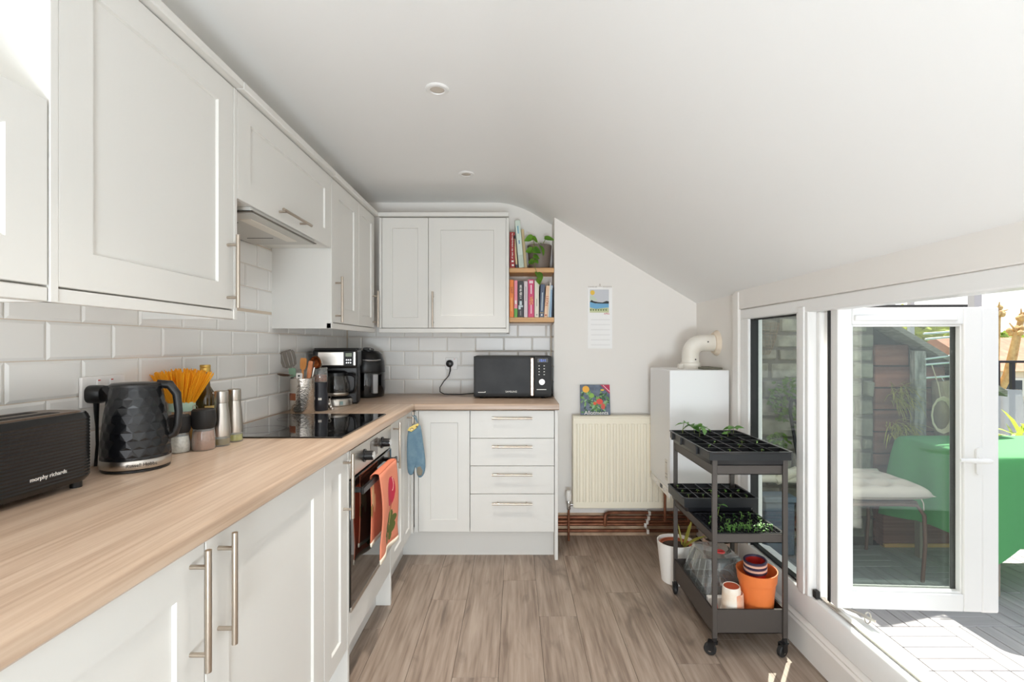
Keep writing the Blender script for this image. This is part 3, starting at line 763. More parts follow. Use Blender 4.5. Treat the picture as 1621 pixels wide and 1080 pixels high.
# salt and pepper mills -----------------------------------------------------------
mill = [(0.030, 0), (0.032, 0.003), (0.032, 0.03), (0.0285, 0.058), (0.0275, 0.064)]
for nm, lab, x, y, s_, fill in (('salt_mill', 'black-topped glass mill filled with white salt beside the kettle', -1.083, 1.560, 0.98, (236, 232, 226)), ('pepper_mill', 'black-topped glass mill filled with pink-brown grains', -1.030, 1.600, 1.1, (176, 128, 104))):
    t = thing(nm, lab, 'mill', (x, y, ZT))
    MB().lathe([(r * s_, z * s_) for r, z in mill], 28).build('glass_body', clearp, t)
    MB().lathe([(r * s_ * 0.93, z * s_ * (0.86 if fill[0] < 200 else 0.80) + 0.002) for r, z in mill], 28).build('contents', M(nm + '_grains', fill, 0.8, noise=(160, tuple(c * 0.88 for c in fill)), bump=(300, 0.5)), t)
    MB().lathe([(0.0275 * s_, 0.064 * s_), (0.032 * s_, 0.074 * s_), (0.0335 * s_, 0.095 * s_), (0.031 * s_, 0.118 * s_), (0.027 * s_, 0.122 * s_), (0.0, 0.1225 * s_)], 28, cap1=False).build('grinder_cap', blackm, t)
# spaghetti jar -------------------------------------------------------------------
t = thing('spaghetti_jar', 'glass jar with a pale green collar holding spaghetti', 'jar', (-1.128, 1.640, ZT))
MB().lathe([(0.038, 0), (0.042, 0.004), (0.042, 0.115), (0.036, 0.128)], 28, cap1=False).build('glass_body', clearp, t)
MB().lathe([(0.036, 0.122), (0.0385, 0.124), (0.0385, 0.152), (0.036, 0.154), (0.034, 0.150), (0.034, 0.122)], 28, cap0=False, cap1=False).build('collar', M('mint_collar', (186, 212, 190), 0.4), t)
MB().tube([(0.0395, 0.0, 0.142), (0.046, 0.008, 0.136), (0.044, 0.014, 0.118), (0.0425, 0.006, 0.105), (0.044, -0.008, 0.120), (0.0395, -0.004, 0.140)], 0.0016, 6).build('wire_clasp', nickel, t)
g = MB()
for i in range(460):
    a, q = random.random() * 2 * pi, math.sqrt(random.random())
    k = random.uniform(0.86, 1.06)
    p0 = Vector((0.026 * q * cos(a), 0.026 * q * sin(a), 0.01)); p1 = Vector((0.092 * q * cos(a + 0.1) * k, 0.092 * q * sin(a + 0.1) * k, 0.266 - 0.018 * q + random.uniform(-0.010, 0.006)))
    pm = Vector((0.030 * q * cos(a), 0.030 * q * sin(a), 0.135))
    g.tube([p0, pm, p1], 0.0013, 4)
o = g.build('spaghetti', M('spaghetti', (246, 176, 34), 0.5), t); o['kind'] = 'stuff'
# olive oil bottle -------------------------------------------------------------------
t = thing('oil_bottle', 'dark green glass oil bottle with a gold screw cap', 'bottle', (-1.122, 1.752, ZT))
MB().lathe([(0.034, 0), (0.037, 0.004), (0.037, 0.150), (0.034, 0.166), (0.024, 0.182), (0.0165, 0.196), (0.0145, 0.215), (0.0140, 0.252)], 28).build('glass_body', M('bottle_glass', (66, 50, 12), 0.06, coat=0.5), t)
MB().lathe([(0.0168, 0.248), (0.0172, 0.250), (0.0172, 0.262), (0.0165, 0.264), (0.0172, 0.266), (0.0172, 0.272), (0.0158, 0.274)], 28).build('screw_cap', M('gold_cap', (206, 170, 90), 0.3, 0.8), t)
MB().loft([[(0.0372 * cos(R(a)), 0.0372 * sin(R(a)), z) for a in range(-60, 10, 6)] for z in (0.095, 0.128)], cap0=False, cap1=False, closed=False).build('paper_label', M('bottle_label', (206, 180, 110), 0.7), t)
# steel dispensers --------------------------------------------------------------------
bott = [(0.0255, 0.0), (0.0275, 0.003), (0.0275, 0.035), (0.0275, 0.055), (0.0225, 0.115), (0.020, 0.135), (0.020, 0.148)]
for x, y, lab, oilc in ((-1.010, 1.664, 'steel oil dispenser with dark oil in its glass base', (110, 92, 20)), (-1.008, 1.738, 'steel oil dispenser with pale green oil, nearest the hob', (176, 176, 90))):
    t = thing('oil_dispenser', lab, 'dispenser', (x, y, ZT), group='steel oil dispensers')
    MB().lathe([(0.0265, 0), (0.0275, 0.003), (0.0275, 0.036)], 28).build('glass_base', clearp, t)
    MB().lathe([(0.024, 0.004), (0.0258, 0.006), (0.0258, 0.026)], 28).build('oil', M('oil_%d' % oilc[0], oilc, 0.1), t)
    MB().lathe([(0.0282, 0.034), (0.0284, 0.055), (0.0232, 0.115), (0.0206, 0.135), (0.0204, 0.147)], 28).build('steel_sleeve', steel, t)
    MB().lathe([(0.0208, 0.148), (0.0212, 0.150), (0.0212, 0.186), (0.018, 0.1885), (0.0, 0.189)], 28, cap1=False).build('cap', steel, t)
    MB().cyl((-0.016, -0.004, 0.176), (-0.026, -0.006, 0.180), 0.005, n=10).build('pourer', steel, t)

# utensil pot ---------------------------------------------------------------------------
t = thing('utensil_pot', 'hammered steel utensil pot standing behind the hob', 'utensil pot', (-1.085, 2.470, ZT))
MB().lathe([(0.058, 0), (0.060, 0.003), (0.060, 0.178), (0.0575, 0.180), (0.0565, 0.176), (0.0565, 0.006), (0, 0.006)], 40, cap1=False).build('pot_wall', ham, t)
MB().loft([[(0.0605 * cos(R(a)), 0.0605 * sin(R(a)), z) for a in range(190, 266, 6)] for z in (0.070, 0.105)], cap0=False, cap1=False, closed=False).build('painted_reflection', M('painted_reflection', (160, 96, 66), 0.3, 0.6), t)  # copper-toned reflection painted onto the steel as a strip
UX, UY, UZ = -1.085, 2.470, ZT
woodsp = M('utensil_wood', (196, 128, 62), 0.5, noise=(30, (214, 150, 84), (1, 1, 0.2)))
woodr = M('utensil_wood_red', (206, 128, 84), 0.5, noise=(40, (226, 156, 110)))
greyu = M('grey_nylon', (120, 112, 104), 0.45)
green = M('sage_silicone', (134, 166, 140), 0.5)
def uten(name, label, cat, dx, dy, tip, mats):
    o_ = thing(name, label, cat, (UX + dx, UY + dy, UZ + 0.010), group='cooking utensils in the steel pot')
    return o_, Vector(tip) - Vector((UX + dx, UY + dy, UZ + 0.010))
def paddle(v, w, l, th, mat, par, nm, slots=0):
    d_ = v.normalized(); sx = Vector((1, 0, 0)) - d_ * d_.x; sx.normalize(); ny = d_.cross(sx)
    g = MB(); prof = [(0.0, 0.45), (0.12, 0.85), (0.5, 1.0), (0.88, 0.98), (1.0, 0.80)]
    if slots:
        k = slots * 2 + 1
        for i in range(k):
            if i % 2 == 0:
                u0, u1 = -1 + 2 * (i - (0.32 if i else 0)) / k, -1 + 2 * (i + 1 + (0.32 if i < k - 1 else 0)) / k
                pts = lambda u: [v + d_ * l * q + sx * w * u * s_ for q, s_ in prof]
                a, b = pts(u0), pts(u1)
                g.loft([[p - ny * th, q - ny * th, q + ny * th, p + ny * th] for p, q in zip(a, b)])
        for q in (0.02, 0.96): g.loft([[v + d_ * l * q + sx * w * 0.62 * s1 - ny * th * 1.1, v + d_ * (l * q + 0.008) + sx * w * 0.62 * s1 - ny * th * 1.1, v + d_ * (l * q + 0.008) + sx * w * 0.62 * s1 + ny * th * 1.1, v + d_ * l * q + sx * w * 0.62 * s1 + ny * th * 1.1] for s1 in (-1, 1)])
    else:
        g.loft([[v + d_ * l * q - sx * w * s_ - ny * th, v + d_ * l * q + sx * w * s_ - ny * th, v + d_ * l * q + sx * w * s_ + ny * th, v + d_ * l * q - sx * w * s_ + ny * th] for q, s_ in prof])
    return g.build(nm, mat, par, bevel=0.001)
o, v = uten('slotted_turner', 'grey slotted turner leaning left in the steel pot', 'turner', -0.01, 0.01, (-1.150, 2.475, 1.165), None)
MB().tube([(0, 0, 0), v], 0.006, 8).build('handle', greyu, o); paddle(v, 0.042, 0.085, 0.0015, greyu, o, 'slotted_blade', 3)
o, v = uten('serving_spoon', 'brown spoon lying almost flat over the pot rim', 'spoon', 0.0, -0.015, (-1.145, 2.43, 1.125), None)
MB().tube([(0.02, 0.02, 0.02), (-0.03, 0.0, 0.185), v + Vector((0.0, 0, 0))], 0.004, 8).build('handle', greyu, o); g = MB().lathe([(0.0, -0.004), (0.5, -0.003), (0.9, 0.0), (1, 0.003), (0.9, 0.002), (0, -0.001)], 18, cap0=False, cap1=False)
g.tf(Matrix.Translation(v + Vector((-0.018, 0, 0.004))) @ Matrix.Rotation(R(6), 4, 'Y') @ Matrix.Diagonal((0.032, 0.024, 1.6, 1))); g.build('bowl', M('brown_spoon', (98, 74, 58), 0.5), o)
o, v = uten('wooden_spatula', 'plain wooden spatula upright in the steel pot', 'spatula', -0.005, -0.02, (-1.070, 2.44, 1.155), None)
MB().tube([(0, 0, 0), v], 0.006, 8).build('handle', woodsp, o); paddle(v, 0.016, 0.060, 0.003, woodsp, o, 'blade')
o, v = uten('carved_spoon', 'reddish wooden spoon handle with carved marks, rightmost in the pot', 'spoon', 0.02, -0.02, (-1.040, 2.45, 1.150), None)
MB().tube([(0, 0, 0), v], 0.006, 8).build('handle', woodr, o); paddle(v - v.normalized() * 0.05, 0.011, 0.10, 0.003, woodr, o, 'carved_handle')
o, v = uten('steel_tongs', 'steel tongs slanting right out of the pot', 'tongs', -0.02, 0.0, (-1.052, 2.475, 1.145), None)
for s_ in (-0.008, 0.008): MB().loft([[p + Vector((-0.007 + s_, -0.001, 0)), p + Vector((0.007 + s_, -0.001, 0)), p + Vector((0.007 + s_, 0.001, 0)), p + Vector((-0.007 + s_, 0.001, 0))] for p in (Vector((0, 0, 0)), v * 0.5, v * 1.25)]).build('arm', steel, o)
o, v = uten('copper_ladle', 'round ladle with a copper inside facing the camera', 'ladle', 0.0, 0.02, (-1.032, 2.49, 1.165), None)
MB().tube([(0, 0, 0), v], 0.004, 8).build('handle', steel, o)
for nm, mt_, k, off in (('bowl_rim', steel, 1.0, 0), ('bowl', M('copper_bowl', (172, 104, 58), 0.25, 0.9), 0.86, -0.003)):
    g = MB().lathe([(0.0, 0.020), (0.5, 0.016), (0.85, 0.008), (1.0, 0.0), (0.96, -0.002)], 28, cap0=False, cap1=False)
    g.tf(Matrix.Translation(v + Vector((0.008, off, 0.026))) @ Matrix.Rotation(R(-80), 4, 'X') @ Matrix.Rotation(R(15), 4, 'Y') @ Matrix.Diagonal((0.036 * k, 0.036 * k, 1, 1))); g.build(nm, mt_, o)
o, v = uten('silicone_spatula', 'sage green silicone spatula low in the steel pot', 'spatula', -0.03, -0.01, (-1.125, 2.45, 1.118), None)
MB().tube([(0, 0, 0), v], 0.005, 8).build('handle', greyu, o); paddle(v, 0.018, 0.045, 0.003, green, o, 'blade')
o, v = uten('bottle_opener', 'small white opener with holes at the pot rim', 'opener', 0.005, -0.045, (-1.078, 2.418, 1.100), None)
MB().tube([(0, 0, 0), v], 0.005, 8).build('stem', whitep, o); paddle(v, 0.016, 0.04, 0.003, whitep, o, 'head')
for k in (0.010, 0.026):
    p = v + v.normalized() * k
    MB().cyl(p + Vector((0, -0.0036, 0)), p + Vector((0, -0.0046, 0)), 0.005, n=12).build('hole', blackm, o)

# coffee grinder ---------------------------------------------------------------------------
t = thing('coffee_grinder', 'slim dark coffee grinder with a clear top between pot and coffee maker', 'grinder', (-1.035, 2.570, ZT))
gr = M('grinder_dark', (40, 42, 50), 0.3)
MB().lathe([(0.038, 0), (0.040, 0.004), (0.040, 0.07), (0.036, 0.10), (0.038, 0.15)], 28).build('body', gr, t)
MB().lathe([(0.037, 0.15), (0.038, 0.152), (0.038, 0.222), (0.034, 0.228), (0.0, 0.229)], 28, cap1=False).build('bean_hopper', clearp, t)
MB().lathe([(0.030, 0.153), (0.034, 0.155), (0.034, 0.188), (0.0, 0.194)], 24, cap1=False).build('coffee_beans', M('coffee_beans', (120, 70, 50), 0.5, noise=(90, (176, 120, 96)), bump=(120, 0.9)), t)
MB().loft([[(0.0404 * cos(R(a)), 0.0404 * sin(R(a)), z) for a in range(278, 306, 4)] for z in (0.058, 0.070)], cap0=False, cap1=False, closed=False).build('white_logo', inkw, t)
t = thing('measuring_spoons', 'little steel measuring spoons hanging beside the grinder', 'measuring spoons', (-0.992, 2.585, ZT))
t.scale = (0.75, 0.75, 0.75)
MB().tube([(0.012 * cos(q / 12 * 2 * pi), 0, 0.092 + 0.012 * sin(q / 12 * 2 * pi)) for q in range(13)], 0.0016, 6).build('ring', steel, t)
for k, (x, z) in enumerate(((-0.006, 0.052), (0.006, 0.030), (0.014, 0.016))):
    g = MB().tube([(0, k * 0.004, 0.082), (x, k * 0.004, z)], 0.003, 6)
    g.lathe([(0, 0.006), (0.012, 0.003), (0.015, -0.002)], 14, cap0=False); g.tf(Matrix.Translation((x, k * 0.004, z - 0.010)) @ Matrix.Rotation(R(90), 4, 'X'), len(g.v) - 42)
    g.build('spoon', steel, t)

# coffee maker --------------------------------------------------------------------------------
t = thing('coffee_maker', 'black and steel filter coffee maker with a glass jug', 'coffee maker', (-1.040, 2.845, ZT), R(12))
MB().box(-0.115, 0.115, -0.02, 0.115, 0.0, 0.30).build('tower', blackp, t, bevel=0.012, seg=3)
MB().box(-0.122, 0.122, -0.112, 0.118, 0.215, 0.325).build('brew_head', blackp, t, bevel=0.018, seg=4)
MB().box(-0.122, 0.122, -0.06, 0.118, 0.320, 0.330).build('lid', blackp, t, bevel=0.004)
MB().box(-0.092, 0.046, -0.1155, -0.110, 0.232, 0.308).build('steel_panel', steel, t, bevel=0.002)
MB().box(0.052, 0.094, -0.1145, -0.110, 0.228, 0.312).build('control_panel', blackm, t, bevel=0.001)
MB().box(0.056, 0.090, -0.1155, -0.114, 0.282, 0.302).build('display', M('lcd_green', (110, 122, 92), 0.2), t)
for i in range(3):
    for j in range(2):
        MB().cyl((0.062 + i * 0.011, -0.114, 0.247 + j * 0.016), (0.062 + i * 0.011, -0.1165, 0.247 + j * 0.016), 0.0035, n=10).build('button', chrome, t)
MB().box(0.099, 0.110, -0.1145, -0.108, 0.232, 0.308).build('steel_strip', steel, t, bevel=0.001)
MB().lathe([(0.092, 0.0), (0.096, 0.004), (0.096, 0.034), (0.092, 0.040), (0, 0.040)], 36, (-0.01, -0.035, 0), cap1=False).build('base', steel, t)
MB().lathe([(0.084, 0.040), (0.084, 0.046), (0, 0.046)], 36, (-0.01, -0.035, 0), cap1=False).build('hot_plate', blackp, t)
MB().box(0.028, 0.046, -0.1315, -0.129, 0.010, 0.030).build('power_switch', M('switch_teal', (150, 176, 176), 0.3), t, bevel=0.001)
j = thing('coffee_jug', 'glass coffee jug with black handle on the coffee maker', 'jug', (-1.040 - 0.01 * cos(R(12)) + 0.035 * sin(R(12)), 2.845 - 0.035 * cos(R(12)), ZT + 0.047), R(12))
MB().lathe([(0.060, 0), (0.074, 0.006), (0.080, 0.04), (0.078, 0.08), (0.066, 0.118), (0.064, 0.130)], 36, cap1=False).build('glass_body', glassy('jug_glass', (214, 208, 200), 2.2), j)
MB().lathe([(0.0645, 0.122), (0.067, 0.124), (0.067, 0.140), (0.05, 0.150), (0, 0.152)], 36, cap1=False).build('lid', blackp, j)
MB().lathe([(0.0755, 0.010), (0.0775, 0.012), (0.0800, 0.026), (0.079, 0.028)], 36, cap0=False, cap1=False).build('steel_ring', steel, j)
MB().tube([(0.060, -0.02, 0.132), (0.098, -0.035, 0.130), (0.118, -0.043, 0.112), (0.118, -0.043, 0.060), (0.106, -0.038, 0.030), (0.078, -0.028, 0.026)], [0.008, 0.010, 0.010, 0.010, 0.009, 0.008], 10).build('handle', blackp, j)

# air fryer -----------------------------------------------------------------------------------
t = thing('air_fryer', 'rounded black air fryer with a silver handle in the corner', 'air fryer', (-1.010, 3.285, ZT), R(38))
af = rrect(0.24, 0.25, 0.105, 8)
MB().loft([ring(af, 0.0, 0.86), ring(af, 0.006, 0.94), ring(af, 0.06, 1.0), ring(af, 0.16, 1.0), ring(af, 0.165, 0.985)]).build('basket_drawer', gloss, t)
MB().loft([ring(af, 0.166, 0.985), ring(af, 0.17, 1.0), ring(af, 0.24, 0.94), ring(af, 0.285, 0.82), ring(af, 0.305, 0.66), ring(af, 0.312, 0.4)]).build('upper_body', blackp, t)
MB().box(-0.018, 0.018, -0.165, -0.120, 0.030, 0.158).build('handle', M('silver_plastic', (176, 176, 178), 0.3, 0.6), t, bevel=0.006)
MB().tube([(0.098 * cos(R(a)), -0.02 + 0.098 * sin(R(a)), 0.262 + 0.016 * -sin(R(a)) * -1) for a in range(190, 351, 16)], 0.005, 8).build('silver_trim', M('silver_trim', (190, 190, 190), 0.25, 0.8), t)
k = MB().cyl((0.0, -0.035, 0.300), (0.0, -0.042, 0.322), 0.040, 0.036, n=28).build('dial', blackp, t)
MB().box(-0.003, 0.003, -0.070, -0.012, 0.320, 0.324).build('pointer', chrome, k)

# microwave ------------------------------------------------------------------------------------
t = thing('microwave', 'black microwave oven with a steel handle in the alcove', 'microwave', (-0.013, 3.30, ZT), world=True)
mx0, mx1, my, mz0, mz1 = -0.268, 0.240, 3.165, ZT + 0.010, ZT + 0.275
MB().box(mx0, mx1, my + 0.012, 3.44, mz0, mz1).build('casing', blackm, t, bevel=0.004)
for x in (mx0 + 0.05, mx1 - 0.05):
    for y in (my + 0.04, 3.40): MB().cyl((x, y, ZT), (x, y, ZT + 0.011), 0.014, n=12).build('foot', blackm, t)
ms = M('microwave_black', (36, 35, 34), 0.5, spec=0.3)
dr = MB().box(mx0, 0.124, my - 0.014, my + 0.011, mz0, mz1).build('door', ms, t, bevel=0.003)
MB().box(mx0 + 0.014, 0.098, my - 0.0155, my - 0.0135, mz0 + 0.018, mz1 - 0.016).build('door_glass', M('microwave_glass', (38, 38, 39), 0.45, noise=(8, (52, 52, 53)), spec=0.25), dr)
MB().box(0.100, 0.124, my - 0.030, my - 0.014, mz0 + 0.006, mz1 - 0.008).build('handle', M('handle_steel', (206, 192, 178), 0.3, 0.9), dr, bevel=0.006, seg=3)
cp = MB().box(0.127, mx1, my - 0.014, my + 0.011, mz0, mz1).build('control_panel', ms, t, bevel=0.003)
MB().box(0.147, 0.216, my - 0.0152, my - 0.0138, mz1 - 0.040, mz1 - 0.014).build('display', M('display_black', (16, 18, 30), 0.1), cp)
text('clock_digits', '12:11', 0.020, M('blue_digits', (90, 130, 240), 0.5, emit=0.8), cp, (0.181, my - 0.0156, mz1 - 0.028), FRONT)
for i in range(4):
    for x in (0.158, 0.191):
        MB().box(x - 0.004, x + 0.004, my - 0.0152, my - 0.0138, mz1 - 0.065 - i * 0.019, mz1 - 0.060 - i * 0.019).build('button_mark', inkw, cp)
kb = MB().cyl((0.176, my - 0.013, mz0 + 0.098), (0.176, my - 0.024, mz0 + 0.098), 0.019, 0.018, n=28).build('dial', M('dial_silver', (214, 204, 196), 0.3, 0.6), cp)
MB().box(0.142, 0.205, my - 0.0152, my - 0.0138, mz0 + 0.046, mz0 + 0.051).build('button_mark', inkw, cp)
text('lettering', 'SAMSUNG', 0.0165, inkw, dr, (-0.024, my - 0.0158, mz0 + 0.034), FRONT)
MB().box(-0.240, -0.192, my - 0.0162, my - 0.0150, mz0 + 0.028, mz0 + 0.032).box(-0.196, -0.190, my - 0.0162, my - 0.0150, mz0 + 0.031, mz0 + 0.036).build('small_print', inkw, dr)

# sockets, plugs and cable ------------------------------------------------------------------------
def socket(label, run, a, z, wd, loc):
    f = XL + 0.0085 if run == 'L' else YB - 0.0085
    t = thing('wall_socket', label, 'socket', loc, world=True)
    pbox(run, f, a - wd / 2, a + wd / 2, 0, 0.009, z - 0.043, z + 0.043).build('face_plate', M('socket_white_%s' % run, (236, 234, 232), 0.3), t, bevel=0.003)
    for s_ in ((-0.022, 0.022) if wd > 0.1 else (0.022,)):
        b = pbox(run, f, a + s_ - 0.006, a + s_ + 0.006, 0.009, 0.013, z + 0.014, z + 0.034).build('rocker_switch', upvc, t, bevel=0.001)
        pbox(run, f, a + s_ - 0.004, a + s_ + 0.004, 0.013, 0.0133, z + 0.030, z + 0.033).build('red_mark', inkr, b)
    return t, f
t, f = socket('white double wall socket behind toaster and kettle', 'L', 1.398, 1.146, 0.148, (XL, 1.398, 1.10))
for y, lab in ((1.355, 'black mains plug of the toaster in the double socket'), (1.445, 'black mains plug of the kettle in the double socket')):
    p = thing('mains_plug', lab, 'plug', (f + 0.009, y, 1.14), group='black mains plugs')
    r = rrect(0.048, 0.050, 0.018, 4)
    MB().loft([[(0.0005, x, z) for x, z in r], [(0.028, x, z) for x, z in r], [(0.036, x * 0.8, z * 0.8) for x, z in r]]).build('plug_body', blackp, p)
    MB().tube([(0.014, 0, -0.022), (0.014, 0, -0.05), (0.012, 0.004, -0.09), (0.015, 0.002, -0.14), (0.02, -0.01, -0.20)], [0.007, 0.006, 0.004, 0.004, 0.004], 8).build('cord', blackp, p)
t, f = socket('white single wall socket beside the microwave', 'B', -0.452, 1.150, 0.086, (-0.452, YB, 1.10))
p = thing('mains_plug', 'black round mains plug beside the microwave with trailing cable', 'plug', (-0.462, f - 0.009, 1.150), group='black mains plugs')
MB().cyl((0, -0.0005, 0), (0, -0.028, 0), 0.026, 0.025, n=24).cyl((0, -0.028, 0), (0, -0.034, 0), 0.025, 0.014, n=24).build('plug_body', blackp, p)
pts = [(0.004, -0.016, -0.024), (0.004, -0.018, -0.05), (-0.005, -0.03, -0.085), (-0.038, -0.05, -0.125), (-0.062, -0.06, -0.165), (-0.060, -0.07, -0.195), (-0.030, -0.08, -0.209), (0.02, -0.08, -0.2125), (0.09, -0.07, -0.2125), (0.195, -0.05, -0.205)]
MB().tube(pts, [0.006, 0.005] + [0.0035] * 8, 8).build('cord', blackp, p)
# ------------------------------------------------------------------ alcove shelves, books, pothos
sh_u = struct(MB().box(-0.0375, 0.2645, YR + 0.004, YB - 0.001, 1.771, 1.804).build('wall_shelf', shelfw, bevel=0.003)); sh_u['kind'] = 'thing'
tag(sh_u, 'upper rustic pine shelf in the alcove with the plant', 'shelf', 'pine alcove shelves')
sh_l = MB().box(-0.0375, 0.2645, YR + 0.004, YB - 0.001, 1.436, 1.469).build('wall_shelf', shelfw, bevel=0.003)
tag(sh_l, 'lower rustic pine shelf in the alcove full of cookbooks', 'shelf', 'pine alcove shelves')
pages = M('book_pages', (232, 224, 206), 0.8)
def book(label, x, w, h, z, col, y=3.272, dep=0.165, tilt=0.0, title=None, tcol=inkw, tsize=0.016, tpos=0.55, marks=(), sx=1.0, scrib=None, group='cookbooks on the lower alcove shelf', lean=0):
    t = thing('book', label, 'book', (x, y, z), group=group)
    t.rotation_euler = (0, R(tilt), 0)
    cm = M('cover_%d_%d_%d' % col, col, 0.45)
    MB().box(0, 0.002, 0, dep, 0, h).box(w - 0.002, w, 0, dep, 0, h).box(0, w, 0, 0.002, 0, h).build('cover', cm, t, bevel=0.0008)
    MB().box(0.002, w - 0.002, 0.002, dep - 0.003, 0.003, h - 0.003).build('pages', pages, t)
    if title: text('spine_title', title, tsize, tcol, t, (w / 2, -0.0006, h * tpos), SPINE, sx=sx)
    if scrib:                                        # lettering too small to read: uneven strokes down the spine
        rs = random.Random(label); z = scrib[0]; g = MB()
        while z < scrib[1]:
            dz = rs.uniform(0.012, 0.026); a = rs.uniform(scrib[2], scrib[2] + 0.12); b = rs.uniform(scrib[3] - 0.12, scrib[3])
            g.box(w * a, w * b, -0.0006, 0.0004, h * z, h * (z + dz * 0.62)); z += dz + (0.02 if rs.random() < 0.12 else 0)
        g.build('spine_lettering', inkw, t)['kind'] = 'stuff'
    for (u0, u1, z0, z1, mt_) in marks:
        MB().box(w * u0, w * u1, -0.0006, 0.0004, h * z0, h * z1).build('spine_print', mt_, t)
    return t
LZ = 1.469
pr = lambda n_, c: M(n_, c, 0.5)
gmark, lmark, nmark, pmark = pr('green_print', (96, 168, 70)), pr('light_print', (196, 210, 214)), pr('grey_print', (150, 146, 146)), pr('pale_pink_print', (246, 214, 220))
book('orange cookbook at the left end of the lower shelf', -0.0360, 0.029, 0.255, LZ, (240, 132, 50), title='EAST', tcol=pr('brown_print', (120, 56, 30)), tsize=0.020, tpos=0.72, marks=((0.30, 0.62, 0.16, 0.52, pr('pale_orange', (250, 176, 100))),))
book('thin pink cookbook with a green foot to its spine', -0.0045, 0.0225, 0.250, LZ, (236, 142, 158), marks=((0.02, 0.98, 0.0, 0.24, gmark), (0.25, 0.75, 0.36, 0.46, inkw)))
book('black cookbook with white lettering on the lower shelf', 0.0205, 0.038, 0.246, LZ, (46, 44, 48), marks=((0.1, 0.9, 0.28, 0.33, lmark), (0.1, 0.5, 0.22, 0.28, lmark), (0.3, 0.7, 0.34, 0.45, lmark), (0.42, 0.58, 0.05, 0.18, nmark)), scrib=(0.52, 0.88, 0.28, 0.74))
book('pale mauve cookbook between the black and the bright pink ones', 0.0610, 0.026, 0.245, LZ, (216, 202, 206), marks=((0.4, 0.6, 0.45, 0.85, nmark),))
tb = book('bright pink cookbook with yellow VEG on its spine', 0.0890, 0.042, 0.256, LZ, (206, 62, 110), title='VEG', tcol=inky, tsize=0.030, tpos=0.44, marks=((0.42, 0.58, 0.10, 0.33, pmark), (0.40, 0.60, 0.62, 0.86, pmark), (0.2, 0.8, 0.90, 0.97, pmark)))
book('cream cookbook right of the bright pink one', 0.1330, 0.030, 0.250, LZ, (228, 222, 206), marks=((0.44, 0.56, 0.3, 0.5, nmark), (0.35, 0.65, 0.05, 0.09, nmark)))
book('slate blue cookbook below the trailing leaf', 0.1660, 0.030, 0.225, LZ, (82, 94, 118), tilt=2.0, marks=((0.40, 0.60, 0.2, 0.75, lmark), (0.05, 0.95, 0.135, 0.145, inky), (0.35, 0.65, 0.05, 0.10, inkw)))
book('peach cookbook titled LEON leaning to the right', 0.1965, 0.024, 0.216, LZ, (236, 198, 166), tilt=4.0, title='LEON', tcol=pr('rust_print', (184, 84, 44)), tsize=0.026, tpos=0.52, marks=((0.3, 0.7, 0.05, 0.10, pr('rust_print_b', (184, 84, 44))),))
book('thin white book leaning beside the LEON book', 0.2215, 0.009, 0.236, LZ, (234, 232, 226), tilt=3.4)
book('thin light blue book near the right end of the lower shelf', 0.2315, 0.015, 0.218, LZ, (150, 182, 210), tilt=2.8, marks=((0.15, 0.85, 0.86, 0.97, lmark),))
book('very thin dark book at the right end of the lower shelf', 0.2475, 0.008, 0.200, LZ, (40, 44, 58), tilt=1.2)
GU = 'books on the upper alcove shelf'
book('thick red book at the left end of the upper shelf', -0.0355, 0.036, 0.242, 1.804, (160, 40, 40), tilt=0.0, scrib=(0.26, 0.96, 0.36, 0.66), marks=((0.35, 0.75, 0.16, 0.21, inkw), (0.40, 0.80, 0.05, 0.10, inkw)), group=GU)
book('thin cream and red booklet leaning left of the tall pale book', 0.0075, 0.012, 0.220, 1.804, (222, 196, 150), tilt=-4.5, marks=((0, 1, 0.9, 1.0, ink), (0, 1, 0.0, 0.10, pr('slate_print', (60, 66, 80)))), group=GU)
book('tall pale green patterned book leaning left on the upper shelf', 0.0270, 0.036, 0.322, 1.804, (206, 218, 206), tilt=-5.0, marks=((0.05, 0.95, 0.0, 0.27, pr('speckle_print', (186, 200, 186))), (0.35, 0.6, 0.72, 0.88, pr('blue_print', (120, 170, 190))), (0.38, 0.62, 0.50, 0.58, pr('blue_print_b', (110, 150, 180)))), group=GU)
book('beige book behind the pale green patterned one', 0.0650, 0.020, 0.270, 1.804, (204, 182, 140), tilt=-5.0, y=3.31, dep=0.12, group=GU)

def leafshape(L_, W_, fold=0.25, curl=0.2, heart=True):
    """pointed leaf lying along +x, z up; returns MB"""
    prof = [(0, 0.0), (-0.06, 0.45), (0.08, 0.85), (0.28, 1.0), (0.55, 0.80), (0.80, 0.40), (1.0, 0.0)] if heart else [(0, 0.03), (0.12, 0.5), (0.35, 1.0), (0.6, 0.9), (0.85, 0.45), (1, 0)]
    mid = [(u if i else 0.0) for i, (u, w) in enumerate(prof)]
    g = MB(); vs = []
    for i, (u, w) in enumerate(prof):
        um = max(u, 0.0)
        z = -curl * um * um * L_
        vs += [(u * L_, w * W_ / 2, z + fold * w * W_ / 2), (max(u, 0) * L_, 0, z), (u * L_, -w * W_ / 2, z + fold * w * W_ / 2)]
    fs = []
    for i in range(len(prof) - 1):
        a = i * 3
        fs += [(a, a + 1, a + 4, a + 3), (a + 1, a + 2, a + 5, a + 4)]
    return g.add(vs, fs)
def place_leaf(p, yaw, pitch, roll, L_, W_, mat, parent, name='leaf', heart=True, curl=0.2):
    g = leafshape(L_, W_, curl=curl, heart=heart)
    Mx = Matrix.Translation(p) @ Matrix.Rotation(R(yaw), 4, 'Z') @ Matrix.Rotation(R(-pitch), 4, 'Y') @ Matrix.Rotation(R(roll), 4, 'X')
    return g.tf(Mx).build(name, mat, parent, ang=180)

